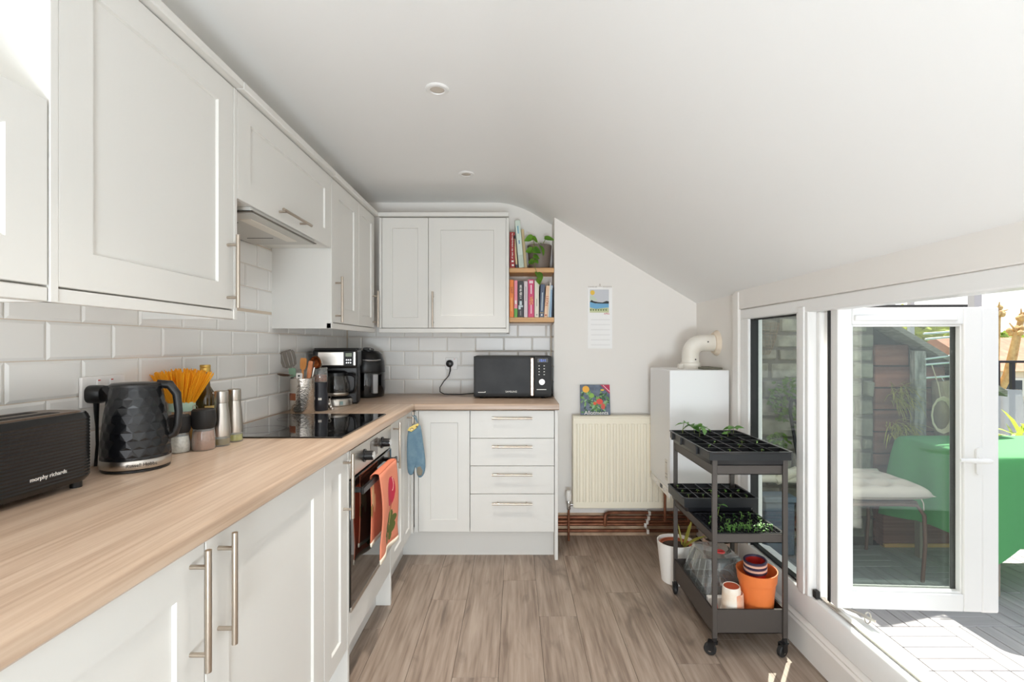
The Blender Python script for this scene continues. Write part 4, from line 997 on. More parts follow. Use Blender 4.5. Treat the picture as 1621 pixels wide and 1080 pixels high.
t = thing('trailing_pothos', 'trailing green pothos in a taupe pot on the upper shelf', 'plant', (0.172, 3.372, 1.804))
MB().lathe([(0.068, 0), (0.070, 0.003), (0.084, 0.150), (0.0845, 0.168), (0.081, 0.169), (0.080, 0.150), (0, 0.148)], 36, cap1=False).build('pot', potg, t)
MB().lathe([(0.079, 0.146), (0.04, 0.150), (0, 0.151)], 24, cap0=False, cap1=False).build('soil', soil, t)
def vine(pts, r=0.0022):
    MB().tube(pts, r, 6).build('stem', stemm, t)
vine([(-0.03, -0.05, 0.15), (-0.045, -0.075, 0.185), (-0.055, -0.085, 0.205)])
vine([(-0.03, -0.05, 0.15), (-0.045, -0.088, 0.165), (-0.048, -0.098, 0.10), (-0.040, -0.102, 0.03), (-0.035, -0.120, -0.008), (-0.022, -0.126, -0.04), (-0.005, -0.126, -0.075)])
vine([(-0.02, -0.05, 0.15), (-0.010, -0.082, 0.172), (0.0, -0.098, 0.14)])
vine([(0.01, -0.04, 0.15), (0.025, -0.075, 0.18), (0.042, -0.085, 0.205)])
vine([(-0.035, -0.05, 0.15), (-0.06, -0.09, 0.14), (-0.075, -0.10, 0.125)])
LV = [((-0.050, -0.085, 0.212), 188, -22, 60, 0.070, 0.048), ((-0.052, -0.084, 0.208), -30, -35, -50, 0.062, 0.042), ((0.030, -0.085, 0.205), -4, -6, 60, 0.072, 0.042),
      ((0.0, -0.085, 0.165), 15, -10, 30, 0.040, 0.036), ((0.0, -0.098, 0.150), -42, -58, -12, 0.080, 0.058), ((-0.052, -0.098, 0.125), 195, -18, 70, 0.058, 0.046), ((-0.050, -0.102, 0.125), -15, -22, 62, 0.060, 0.058),
      ((-0.045, -0.105, 0.078), -20, -20, 50, 0.045, 0.040), ((-0.044, -0.106, 0.045), 205, -15, 70, 0.050, 0.042), ((-0.040, -0.110, 0.048), -25, -30, 40, 0.035, 0.04), ((-0.020, -0.126, -0.035), -60, -52, 0, 0.075, 0.062), ((0.000, -0.126, -0.070), -110, -50, 20, 0.060, 0.058)]
for p, yw, pi_, ro, L_, W_ in LV:
    place_leaf(p, yw, pi_, ro, L_, W_, greenl, t)

# ------------------------------------------------------------------ calendar and book on the radiator wall
t = thing('wall_calendar', 'slim spiral wall calendar with a painted landscape above the radiator', 'calendar', (0.566, YR, 1.27), world=True)
MB().box(0.490, 0.655, YR - 0.004, YR - 0.001, 1.258, 1.672).build('sheets', M('calendar_paper', (247, 246, 245), 0.8), t)
yq = YR - 0.0045
def pic(name, poly, col, d=0.0):
    MB().prism(poly, 'y', yq - d - 0.0004, yq - d).build(name, M('print_' + name, col, 0.8), t)
pic('picture_sky', [(0.504, 1.520), (0.632, 1.520), (0.632, 1.655), (0.504, 1.655)], (206, 208, 214))
pic('picture_meadow', [(0.504, 1.50), (0.632, 1.50), (0.632, 1.530), (0.590, 1.540), (0.540, 1.535), (0.504, 1.545)], (206, 210, 170), 0.0006)
pic('picture_lake', [(0.504, 1.535), (0.545, 1.525), (0.632, 1.535), (0.632, 1.558), (0.60, 1.565), (0.55, 1.560), (0.504, 1.572)], (120, 176, 214), 0.0011)
pic('picture_shore', [(0.504, 1.572), (0.515, 1.585), (0.53, 1.576), (0.56, 1.570), (0.59, 1.568), (0.615, 1.578), (0.632, 1.575), (0.632, 1.560), (0.59, 1.560), (0.54, 1.562)], (58, 62, 64), 0.0016)
pic('picture_hill', [(0.504, 1.582), (0.504, 1.612), (0.52, 1.618), (0.545, 1.595), (0.555, 1.578), (0.52, 1.583)], (202, 214, 196), 0.0004)
pic('picture_sun', [(0.522 + 0.015 * cos(a * pi / 9), 1.634 + 0.016 * sin(a * pi / 9)) for a in range(18)], (236, 196, 84), 0.0011)
for q in range(7):
    x = 0.508 + q * 0.017
    pic('picture_tuft', [(x, 1.512), (x + 0.006, 1.512), (x + 0.009, 1.530), (x + 0.003, 1.520), (x - 0.003, 1.528)], (96, 120, 74), 0.002)
text('month', 'APRIL', 0.016, inkr, t, (0.618, yq - 0.0006, 1.492), FRONT)
for q in range(6):
    MB().box(0.512, 0.640, yq - 0.0004, yq, 1.452 - q * 0.034, 1.453 - q * 0.034).build('ruled_line', nmark, t)
for q in range(15):
    if 5 < q < 9: continue
    x = 0.497 + q * 0.0108
    MB().tube([(x, YR - 0.006 + 0.005 * cos(k), 1.672 + 0.006 * sin(k)) for k in (0, 1, 2, 3, 4, 5, 6)], 0.0009, 5).build('spiral_loop', nickel, t)
MB().tube([(0.565, YR - 0.004, 1.672), (0.572, YR - 0.006, 1.690), (0.580, YR - 0.004, 1.672)], 0.0012, 5).cyl((0.572, YR, 1.690), (0.572, YR - 0.01, 1.690), 0.003, n=8).build('hanger', nickel, t)

t = thing('garden_book', 'colourful gardening book propped on the radiator', 'book', (0.436, YR - 0.052, 0.818))
t.rotation_euler = (R(-9), 0, 0)
MB().box(0, 0.198, 0, 0.010, 0, 0.200).build('cover', M('garden_cover', (104, 116, 134), 0.4, noise=(30, (74, 84, 104))), t, bevel=0.0008)
MB().box(0.003, 0.1985, 0.001, 0.009, 0.001, 0.1985).build('pages', pages, t)
def gp(name, poly, col, d):
    MB().prism(poly, 'y', -0.0005 - d, -d + 0.0002).build(name, M('cover_' + name, col, 0.5), t)
def disc(x, z, a, b, n=14): return [(x + a * cos(2 * pi * i / n), z + b * sin(2 * pi * i / n)) for i in range(n)]
gp('price_roundel', disc(0.038, 0.170, 0.023, 0.023), (242, 178, 60), 0.0012)
gp('corner_flash', [(0.135, 0.200), (0.198, 0.200), (0.198, 0.137)], (186, 40, 80), 0.0010)
gp('flash_line', [(0.150, 0.197), (0.156, 0.197), (0.195, 0.158), (0.195, 0.152)], (240, 210, 214), 0.0016)
rnd = random.Random(5)
for q in range(95):
    x, z = rnd.uniform(0.008, 0.190), rnd.uniform(0.012, 0.150)
    c = rnd.choice([(52, 96, 58), (84, 132, 70), (120, 160, 84), (40, 70, 52), (138, 176, 130)])
    s_ = rnd.uniform(0.008, 0.018); a = rnd.uniform(0, pi)
    pl_ = [(x + s_ * 1.3 * cos(a), z + s_ * 1.3 * sin(a)), (x + s_ * 0.5 * cos(a + 1.5), z + s_ * 0.5 * sin(a + 1.5)), (x - s_ * 1.2 * cos(a), z - s_ * 1.2 * sin(a)), (x - s_ * 0.5 * cos(a + 1.5), z - s_ * 0.5 * sin(a + 1.5))]
    pl_ = [(min(max(u, 0.002), 0.196), min(max(v_, 0.002), 0.19)) for u, v_ in pl_]
    gp('cover_leaf', pl_, c, 0.0004 + q * 0.00001)
gp('cover_leaf', disc(0.075, 0.128, 0.018, 0.016), (140, 186, 80), 0.0012)
gp('tomato', disc(0.128, 0.088, 0.022, 0.019), (222, 78, 66), 0.0014)
gp('tomato', disc(0.096, 0.076, 0.011, 0.011), (226, 88, 44), 0.0014)
gp('tomato', disc(0.150, 0.056, 0.014, 0.020), (206, 84, 72), 0.0014)
gp('flower', disc(0.148, 0.165, 0.012, 0.007), (226, 180, 60), 0.0014)
text('title', 'Allotments', 0.036, inkw, t, (0.104, -0.0022, 0.013), FRONT, sx=1.0)

# ------------------------------------------------------------------ radiator, valve, pipes
t = thing('radiator', 'cream ribbed panel radiator below the calendar', 'radiator', (0.72, 3.16, 0.212), world=True)
rx0, rx1, rz0, rz1, ry = 0.384, 1.05, 0.213, 0.812, 3.150
MB().box(rx0, rx1, ry + 0.006, ry + 0.030, rz0, rz1).build('panel', cream, t, bevel=0.006)
MB().box(rx0 - 0.004, rx1 + 0.004, ry, ry + 0.075, rz1 - 0.006, rz1 + 0.005).build('top_grille', cream, t, bevel=0.003)
for x in (rx0 - 0.004, rx1 - 0.004): MB().box(x, x + 0.008, ry + 0.003, ry + 0.075, rz0 + 0.01, rz1 - 0.006).build('side_cover', cream, t, bevel=0.002)
x = rx0 + 0.030
while x < rx1 - 0.03:
    g = MB().prism([(x - 0.013, ry + 0.007), (x - 0.007, ry - 0.002), (x + 0.007, ry - 0.002), (x + 0.013, ry + 0.007)], 'z', rz0 + 0.045, rz1 - 0.045)
    g.build('rib', cream, t, bevel=0.002)
    x += 0.0395
MB().box(rx0 + 0.05, rx0 + 0.09, ry + 0.07, YR, 0.6, 0.64).build('bracket', cream, t)
MB().box(rx1 - 0.16, rx1 - 0.12, ry + 0.07, YR, 0.6, 0.64).build('bracket', cream, t)
t = thing('radiator_valve', 'white thermostatic valve on the copper feed of the radiator', 'valve', (0.352, 3.165, 0.0), world=True)
MB().lathe([(0.016, 0.262), (0.019, 0.266), (0.020, 0.300), (0.017, 0.326), (0.012, 0.330)], 20, (0.352, 3.165, 0)).build('thermostat_head', whitep, t)
MB().lathe([(0.011, 0.205), (0.013, 0.210), (0.013, 0.250), (0.010, 0.262)], 16, (0.352, 3.165, 0)).cyl((0.352, 3.165, 0.236), (rx0 - 0.003, 3.165, 0.236), 0.008).build('valve_body', chrome, t)
MB().cyl((0.352, 3.165, 0.0), (0.352, 3.165, 0.206), 0.0075, n=12).build('feed_pipe', copper, t)
t = thing('copper_pipes', 'row of tarnished copper pipes along the wall foot', 'pipes', (0.75, 3.22, 0.03), world=True)
for z, x0, x1, yy in ((0.040, 0.262, 1.222, 3.232), (0.083, 0.262, 1.222, 3.232), (0.104, 0.262, 0.600, 3.232), (0.104, 0.610, 1.222, 3.222), (0.130, 0.262, 0.600, 3.232), (0.130, 0.620, 1.222, 3.232), (0.163, 0.620, 1.222, 3.225)):
    MB().cyl((x0, yy, z), (x1, yy, z), 0.0105, n=12).build('pipe', copper, t)
MB().tube([(0.600, 3.212, 0.083), (0.598, 3.206, 0.10), (0.598, 3.206, 0.145), (0.606, 3.212, 0.160), (0.630, 3.222, 0.163)], 0.012, 10).build('elbow', copper, t)
for (x, z) in ((0.895, 0.163), (0.890, 0.130), (0.880, 0.104), (0.868, 0.083), (0.884, 0.040)):
    MB().box(x - 0.008, x + 0.008, 3.206, 3.25, z - 0.014, z + 0.014).build('pipe_clip', whitep, t, bevel=0.003)
struct(MB().box(0.267, 1.222, YR - 0.004, YR + 0.001, 0.0, 0.152).build('trim_3', M('rough_plaster', (206, 178, 150), 0.9, noise=(9, (160, 130, 104))), bevel=0.001), 'rough bare plaster strip behind the pipes', 'trim')

# ------------------------------------------------------------------ boiler and flue
t = thing('boiler', 'white wall-hung gas boiler in the corner by the window', 'boiler', (1.047, 2.93, 0.41), world=True)
bx0, bx1, by0, by1 = 0.876, 1.214, 2.735, 3.130
MB().box(bx0, bx1, by0, by1, 0.47, 1.138).build('case', boilw, t, bevel=0.006, seg=3)
MB().box(bx0 + 0.006, bx1 - 0.006, by0 + 0.012, by1, 0.424, 0.468).build('control_box', boilw, t, bevel=0.004)
MB().prism([(by0 + 0.01, 0.412), (by0 + 0.01, 0.458), (by1 - 0.02, 0.462), (by1 - 0.02, 0.430)], 'x', bx0 - 0.004, bx0 + 0.006).build('control_flap', whitep, t, bevel=0.002)
MB().box(bx0 - 0.006, bx0 - 0.003, 2.86, 2.90, 0.432, 0.454).build('display', blackp, t)
for y in (2.95, 3.0, 2.81): MB().cyl((bx0 - 0.003, y, 0.442), (bx0 - 0.009, y, 0.442), 0.010, n=14).build('knob', whitep, t)
MB().box(bx0 - 0.0015, bx0 + 0.0005, 2.775, 2.815, 0.50, 0.62).build('rating_label', M('label_white', (226, 222, 214), 0.6), t)
for z in (0.515, 0.535, 0.60): MB().box(bx0 - 0.0020, bx0, 2.780, 2.810, z, z + 0.004).build('label_line', nmark, t)
MB().box(bx0 + 0.05, bx1 - 0.02, by1, YR, 1.05, 1.09).build('wall_bracket', steel, t)
MB().box(1.09, 1.205, 2.80, 3.0, 1.138, 1.150).build('top_seal', M('grey_seal', (120, 118, 104), 0.8, bump=(60, 0.8)), t, bevel=0.004)
for x in (0.95, 1.02, 1.10, 1.16): MB().cyl((x, 3.06, 0.165), (x, 3.06, 0.43), 0.0085, n=10).build('pipe', copper, t)
t = thing('flue_pipe', 'cream flue elbow from boiler top into the side wall', 'flue', (1.065, 2.93, 1.138), world=True)
fp = [(1.065, 2.93, 1.160), (1.065, 2.93, 1.225)]
for q in range(1, 8):
    a = pi / 2 * q / 8
    fp.append((1.065 + 0.068 * (1 - cos(a)), 2.93, 1.225 + 0.068 * sin(a)))
fp += [(1.133, 2.93, 1.293), (1.215, 2.93, 1.293)]
MB().tube(fp, 0.051, 26).build('elbow', fluec, t)
MB().lathe([(0.058, 0.0), (0.060, 0.003), (0.060, 0.034), (0.054, 0.038), (0.05, 0.038)], 28, (1.065, 2.93, 1.1375)).build('collar', fluec, t)
MB().box(0.985, 1.01, 2.90, 2.93, 1.1385, 1.166).build('clamp_lug', fluec, t, bevel=0.002)
MB().cyl((1.200, 2.93, 1.293), (1.2225, 2.93, 1.293), 0.062, 0.078, n=28).build('wall_flange', M('flange', (230, 214, 194), 0.7), t)
for p in ((1.075, 2.8785, 1.195), (1.150, 2.879, 1.300)):
    MB().cyl(p, (p[0], p[1] - 0.004, p[2]), 0.004, n=8).build('screw', dark, t)
# ------------------------------------------------------------------ trolley with seed trays
tx0, tx1, ty0, ty1 = 0.812, 1.122, 1.985, 2.480
t = thing('utility_trolley', 'dark grey three-tier trolley on castors by the window', 'trolley', ((tx0 + tx1) / 2, (ty0 + ty1) / 2, 0), world=True)
lw = 0.020
for x in (tx0, tx1 - lw):
    for y in (ty0, ty1 - 0.012):
        MB().box(x, x + lw, y, y + 0.012, 0.072, 0.828).build('leg', trolm, t, bevel=0.002)
def troltray(z0, z1, lip):
    a, b, c, d_ = tx0 + 0.004, tx1 - 0.004, ty0 + 0.010, ty1 - 0.010
    th = 0.003
    return MB().box(a, b, c, d_, z0, z0 + th).box(a, a + th, c, d_, z0, z1).box(b - th, b, c, d_, z0, z1).box(a, b, c, c + th, z0, z1).box(a, b, d_ - th, d_, z0, z1) \
        .box(a - 0.002, a + 0.006, c - 0.002, d_ + 0.002, z1 - 0.004, z1).box(b - 0.006, b + 0.002, c - 0.002, d_ + 0.002, z1 - 0.004, z1).box(a, b, c - 0.002, c + 0.006, z1 - 0.004, z1).box(a, b, d_ - 0.006, d_ + 0.002, z1 - 0.004, z1)
troltray(0.088, 0.188, 0).build('tray', trolm, t)
troltray(0.462, 0.500, 0).build('tray', trolm, t)
troltray(0.744, 0.782, 0).build('tray', trolm, t)
for x, yy, a in ((tx0 + 0.010, ty0 + 0.006, 150), (tx1 - 0.010, ty0 + 0.006, 205), (tx0 + 0.010, ty1 - 0.006, 80), (tx1 - 0.010, ty1 - 0.006, 120)):
    c = MB().cyl((0, 0, 0.058), (0, 0, 0.074), 0.010, n=14).cyl((0, 0, 0.050), (0, 0, 0.060), 0.013, n=14)
    c.box(0.0, 0.026, -0.013, -0.011, 0.020, 0.056).box(0.0, 0.026, 0.011, 0.013, 0.020, 0.056).box(-0.008, 0.026, -0.013, 0.013, 0.052, 0.057)
    c.tf(Matrix.Translation((x, yy, 0)) @ Matrix.Rotation(R(a), 4, 'Z'))
    cs = c.build('castor', blackp, t)
    w = MB().lathe([(0.010, -0.010), (0.020, -0.010), (0.0245, -0.006), (0.0245, 0.006), (0.020, 0.010), (0.010, 0.010)], 24)
    w.tf(Matrix.Translation((x, yy, 0)) @ Matrix.Rotation(R(a), 4, 'Z') @ Matrix.Translation((0.017, 0, 0.0245)) @ Matrix.Rotation(R(90), 4, 'X'))
    w.build('wheel', blackm, cs)
    h_ = MB().cyl((0, 0, -0.0125), (0, 0, 0.0125), 0.008, n=14)
    h_.tf(Matrix.Translation((x, yy, 0)) @ Matrix.Rotation(R(a), 4, 'Z') @ Matrix.Translation((0.017, 0, 0.0245)) @ Matrix.Rotation(R(90), 4, 'X'))
    h_.build('hub_cap', nickel, cs)

def seedtray(label, x0, x1, y0, y1, z0, h, nx, ny, wall, taper, soilz, grp, rz=0):
    cx, cy = (x0 + x1) / 2, (y0 + y1) / 2
    t_ = thing('seed_tray', label, 'seed tray', (cx, cy, z0), rz, grp)
    w, d_ = x1 - x0, y1 - y0
    r = rrect(w, d_, 0.016, 3); k = 1 - 2 * taper / w; ky = 1 - 2 * taper / d_
    g = MB().loft([ring(r, 0.0, k, ky), ring(r, h - 0.004, 0.985), ring(r, h - 0.003, 1.02, 1.015), ring(r, h, 1.02, 1.015), ring(r, h, 0.972, 0.972), ring(r, 0.006, k * 0.965, ky * 0.965)], cap1=False)
    g.add(ring(r, 0.006, k * 0.965, ky * 0.965), [tuple(range(len(r)))])
    g.build('shell', trayb, t_)
    g = MB()
    iw, idp = w * 0.972, d_ * 0.972
    for i in range(nx + 1):
        x = -iw / 2 + iw * i / nx
        g.box(x - wall / 2, x + wall / 2, -idp / 2, idp / 2, h * 0.35, h - 0.001)
    for j in range(ny + 1):
        y = -idp / 2 + idp * j / ny
        g.box(-iw / 2, iw / 2, y - wall / 2, y + wall / 2, h * 0.35, h - 0.0012)
    g.build('cell_grid', trayb, t_)
    MB().box(-iw / 2, iw / 2, -idp / 2, idp / 2, h * 0.35, soilz).build('compost', soil, t_)
    return t_
ST = 'black seed trays on the trolley'
a = seedtray('large black seed tray with leafy seedlings on the top tier', 0.795, 1.137, 1.975, 2.490, 0.786, 0.056, 5, 6, 0.004, 0.014, 0.036, ST)
for y in (-0.12, 0.08, 0.2):
    MB().box(-0.178, -0.170, y - 0.008, y + 0.008, 0.018, 0.050).build('side_notch', trayb, a)
b = seedtray('deep black seed tray at the back of the middle tier', 0.785, 1.130, 2.245, 2.486, 0.5005, 0.068, 5, 3, 0.004, 0.016, 0.048, ST)
c = seedtray('shallow black plug tray with sprouts at the front of the middle tier', 0.822, 1.112, 2.000, 2.240, 0.466, 0.036, 14, 11, 0.0022, 0.004, 0.028, ST)
d = seedtray('flat black seed tray lying in the bottom tier', 0.824, 1.10, 2.20, 2.468, 0.0915, 0.045, 4, 3, 0.003, 0.008, 0.02, ST)

def seedling(p, h, n, L_, label, grp, seed):
    rn = random.Random(seed)
    t_ = thing('seedling', label, 'seedling', p, group=grp)
    lean = (rn.uniform(-0.25, 0.25), rn.uniform(-0.25, 0.25))
    tip = Vector((lean[0] * h, lean[1] * h, h))
    MB().tube([(0, 0, 0), (tip.x * 0.3, tip.y * 0.3, h * 0.55), tip], [0.0016, 0.0014, 0.001], 6).build('stem', stemm, t_)
    a0 = rn.uniform(0, 360)
    for k in range(n):
        place_leaf(tip * rn.uniform(0.8, 1.0), a0 + k * 360 / n + rn.uniform(-20, 20), rn.uniform(-10, 35), rn.uniform(-30, 30), L_ * rn.uniform(0.8, 1.1), L_ * 0.72, seedl, t_, heart=False, curl=0.5)
    return t_
G1 = 'seedlings in the top tray'
zt = 0.786 + 0.035
for i, (x, y, h, n, L_) in enumerate(((0.842, 2.43, 0.062, 3, 0.035), (0.905, 2.43, 0.050, 4, 0.040), (0.900, 2.36, 0.055, 4, 0.042), (0.960, 2.43, 0.040, 3, 0.028), (1.095, 2.42, 0.045, 4, 0.034), (1.030, 2.34, 0.030, 3, 0.022))):
    seedling((x, y, zt), h * 1.15, n, L_ * 1.35, ('tall leafy seedling at the back left corner of the top tray', 'broad leafy seedling second from the left in the back row of the top tray', 'broadest leafy seedling in the second row of the top tray', 'leafy seedling in the middle of the back row of the top tray', 'leafy seedling at the back right corner of the top tray', 'small leafy seedling right of centre in the top tray')[i], G1, i)
for i, (x, y) in enumerate(((0.84, 2.10), (0.90, 2.02), (0.97, 2.10), (1.03, 2.02), (1.09, 2.18), (1.03, 2.19), (0.90, 2.19), (0.97, 2.27))):
    seedling((x, y, zt), 0.024, 2, 0.011, 'tiny sprout in the front rows of the top seed tray', 'tiny sprouts in the top tray', 20 + i)
for i in range(11):
    seedling((0.822 + (i % 5) * 0.068, 2.285 + (i // 5) * 0.078, 0.548), 0.026, 2, 0.012, 'tiny sprout in the deep middle tray', 'sprouts in the deep tray', 40 + i)
seedling((0.93, 2.215, 0.493), 0.055, 3, 0.030, 'single taller seedling at the back of the plug tray', None, 77)
g = MB(); rn = random.Random(3)
for i in range(84):
    x, y = rn.uniform(0.845, 1.09), rn.uniform(2.010, 2.07) if i < 60 else rn.uniform(2.1, 2.22)
    h = rn.uniform(0.012, 0.030); dx, dy = rn.uniform(-0.01, 0.01), rn.uniform(-0.01, 0.01)
    g.tube([(x, y, 0.493), (x + dx, y + dy, 0.493 + h)], 0.0008, 4)
    for s_ in (-1, 1):
        l_ = leafshape(rn.uniform(0.008, 0.016), 0.006, heart=False); l_.tf(Matrix.Translation((x + dx, y + dy, 0.493 + h)) @ Matrix.Rotation(rn.uniform(0, 3) + (0 if s_ > 0 else pi), 4, 'Z') @ Matrix.Rotation(R(-20), 4, 'Y'))
        g.add(l_.v, l_.f)
o = g.build('micro_greens', seedl); o['kind'] = 'stuff'; tag(o, 'tiny green sprouts spread over the fine plug tray', 'sprouts')

# bottom tier ------------------------------------------------------------------
ZB = 0.0912
t = thing('propagator_lid', 'clear plastic propagator lid with red vents on the bottom tier', 'propagator lid', (0.958, 2.300, ZB + 0.047), R(0))
r1, r2 = rrect(0.235, 0.30, 0.02, 3), rrect(0.165, 0.22, 0.03, 3)
MB().loft([ring(rrect(0.25, 0.32, 0.022, 3), 0.0), ring(rrect(0.25, 0.32, 0.022, 3), 0.008), ring(r1, 0.010), ring(r2, 0.158), ring(rrect(0.150, 0.205, 0.03, 3), 0.165)], cap0=False).build('dome', clearp, t)
MB().loft([ring(rrect(0.252, 0.322, 0.023, 3), 0.0), ring(rrect(0.252, 0.322, 0.023, 3), 0.004), ring(rrect(0.24, 0.31, 0.022, 3), 0.004), ring(rrect(0.24, 0.31, 0.022, 3), 0.0)], cap0=False, cap1=False).build('rim', glassy('clear_rim', (226, 232, 228), 2.5, 0.05, 0.35), t)
for y in (-0.02,):
    k = MB().lathe([(0.020, 0.1655), (0.022, 0.167), (0.020, 0.171), (0.012, 0.171), (0.011, 0.167)], 20, (0.01, y, 0)).build('vent_dial', M('vent_red', (226, 64, 64), 0.3), t)
for s_ in (-1, 1):
    for q in range(4):
        y = -0.09 + q * 0.058
        MB().tube([(s_ * 0.1165, y * 1.25, 0.014), (s_ * 0.084, y, 0.155)], 0.0016, 5).build('moulded_rib', clearp, t)
t = thing('plant_pot', 'large orange plastic plant pot on the bottom tier', 'plant pot', (1.046, 2.080, ZB), group='plant pots on the trolley')
t.rotation_euler = (R(3), R(-3), 0)
MB().lathe([(0.052, 0.002), (0.055, 0.004), (0.072, 0.186), (0.0775, 0.187), (0.0805, 0.226), (0.0775, 0.227), (0.0745, 0.188), (0.051, 0.008), (0, 0.008)], 40, cap1=False).build('pot_wall', terra, t)
MB().lathe([(0.0785, 0.2255), (0.0815, 0.226), (0.0815, 0.231), (0.0775, 0.231)], 40, cap0=False, cap1=False).build('rim', terra, t)
for i in range(5):
    p = thing('plant_pot', ('lowest', 'second lowest', 'middle', 'second highest', 'topmost')[i] + ' of the small red pots nested in the orange pot', 'plant pot', (1.040, 2.084, ZB + 0.142 + i * 0.0105), group='nested small red pots')
    p.rotation_euler = (R(4), R(-5), 0)
    MB().lathe([(0.030, 0.0), (0.032, 0.002), (0.041, 0.076), (0.039, 0.076), (0.030, 0.004), (0, 0.004)], 28, cap1=False).build('pot_wall', redp, p)
    MB().lathe([(0.0415, 0.0755), (0.0465, 0.076), (0.0470, 0.083), (0.0445, 0.0845), (0.040, 0.084), (0.039, 0.076)], 28, cap0=False, cap1=False).build('rim', bluep if i % 2 == 0 else pinkp, p)
MB().box(0.845, 0.962, 2.112, 2.136, ZB + 0.0005, ZB + 0.085).build('label_box', whitep, bevel=0.003)
tag(bpy.data.objects['label_box'], 'small white box behind the stacked pots on the bottom tier', 'box')
for i, (z, sc, lab) in enumerate(((0.0, 1.12, 'lowest upturned terracotta-lined pot under the white one'), (0.030, 1.08, 'upturned white clay pot beside the orange pot'))):
    p = thing('plant_pot', lab, 'plant pot', (0.925, 2.056, ZB + 0.004 + z), group='upturned clay pots')
    p.rotation_euler = (R(2), R(-3 if i else 2), 0)
    prof = [(0.040, 0.0), (0.044, 0.0), (0.044, 0.028), (0.041, 0.030), (0.0325, 0.122), (0.030, 0.124), (0.027, 0.120), (0.026, 0.120)]
    wm = M('white_clay_%d' % i, (236, 228, 216) if i else (222, 150, 118), 0.6, noise=(20, (226, 204, 178)))
    MB().lathe([(r_ * sc, z_ * sc) for r_, z_ in prof], 36).build('pot_wall', wm, p)
    MB().lathe([(0.028 * sc, 0.1225 * sc), (0, 0.1225 * sc)], 28, cap0=False, cap1=False).build('base_recess', M('clay_red_%d' % i, (176, 76, 44), 0.7), p)
p = thing('garden_tool', 'small red-handled garden tool by the left front leg', 'garden tool', (0.838, 2.03, ZB + 0.009))
MB().tube([(0, 0, 0.03), (0.002, 0.0, 0.062), (0.002, 0.002, 0.10)], [0.007, 0.012, 0.010], 12).build('handle', M('tool_red', (206, 34, 40), 0.35), p)
MB().tube([(0, 0, 0.0), (0, 0, 0.03)], 0.004, 8).build('shank', M('tool_yellow', (206, 186, 70), 0.5), p)
MB().lathe([(0.012, 0), (0.014, 0.002), (0.010, 0.010)], 14, (0, 0, -0.005)).build('ferrule', M('tool_black', (30, 28, 26), 0.5), p)

# white pot on the floor ---------------------------------------------------------
t = thing('potted_plant', 'white floor pot with a few long yellowish leaves behind the trolley', 'plant', (0.876, 2.635, 0))
MB().lathe([(0.072, 0), (0.075, 0.003), (0.098, 0.205), (0.098, 0.215), (0.093, 0.215), (0.090, 0.195), (0.07, 0.012), (0, 0.012)], 40, cap1=False).build('pot', whitep, t)
MB().lathe([(0.080, 0.200), (0.086, 0.200), (0.084, 0.186), (0.0, 0.186)], 36, cap0=False, cap1=False).build('inner_pot', M('inner_terracotta', (190, 110, 78), 0.6), t)
MB().lathe([(0.072, 0.187), (0.035, 0.198), (0, 0.200)], 24, cap0=False, cap1=False).build('soil', soil, t)
def blade(p, tip, w, bend):
    p, tip = Vector(p), Vector(tip); sd = (tip - p).cross(Vector((0, 1, 0.2))).normalized() * w; g = MB(); vs = []
    for k in range(7):
        u = k / 6; c_ = p.lerp(tip, u) + Vector((0, 0, bend * sin(u * pi))); ww = (0.5 + 0.5 * sin(min(1, u * 1.6) * pi / 2)) * (1 - u ** 3)
        vs += [c_ - sd * ww, c_ + Vector((0, 0.002, 0)), c_ + sd * ww]
    fs = []
    for k in range(6): fs += [(k * 3, k * 3 + 1, k * 3 + 4, k * 3 + 3), (k * 3 + 1, k * 3 + 2, k * 3 + 5, k * 3 + 4)]
    g.add(vs, fs); g.build('leaf', yell, t, ang=180)
blade((0.03, -0.03, 0.19), (0.07, -0.05, 0.345), 0.007, 0.01); blade((0.035, -0.03, 0.19), (0.085, -0.02, 0.33), 0.007, 0.0)
blade((0.03, -0.04, 0.195), (0.145, -0.06, 0.262), 0.010, 0.012); blade((0.03, -0.02, 0.19), (0.02, 0.02, 0.30), 0.006, 0.0)
# patterned pot behind the lid, under the boiler
t = thing('plant_pot', 'speckled cream pot on the floor between trolley and boiler wall', 'plant pot', (1.09, 2.60, 0.0))
MB().lathe([(0.055, 0), (0.060, 0.004), (0.076, 0.20), (0.078, 0.24), (0.073, 0.24), (0.07, 0.20), (0.05, 0.01), (0, 0.01)], 32, cap1=False).build('pot_wall', M('speckled_pot', (222, 206, 188), 0.5, noise=(26, (170, 120, 100))), t)
MB().lathe([(0.071, 0.215), (0, 0.222)], 24, cap0=False, cap1=False).build('soil', soil, t)
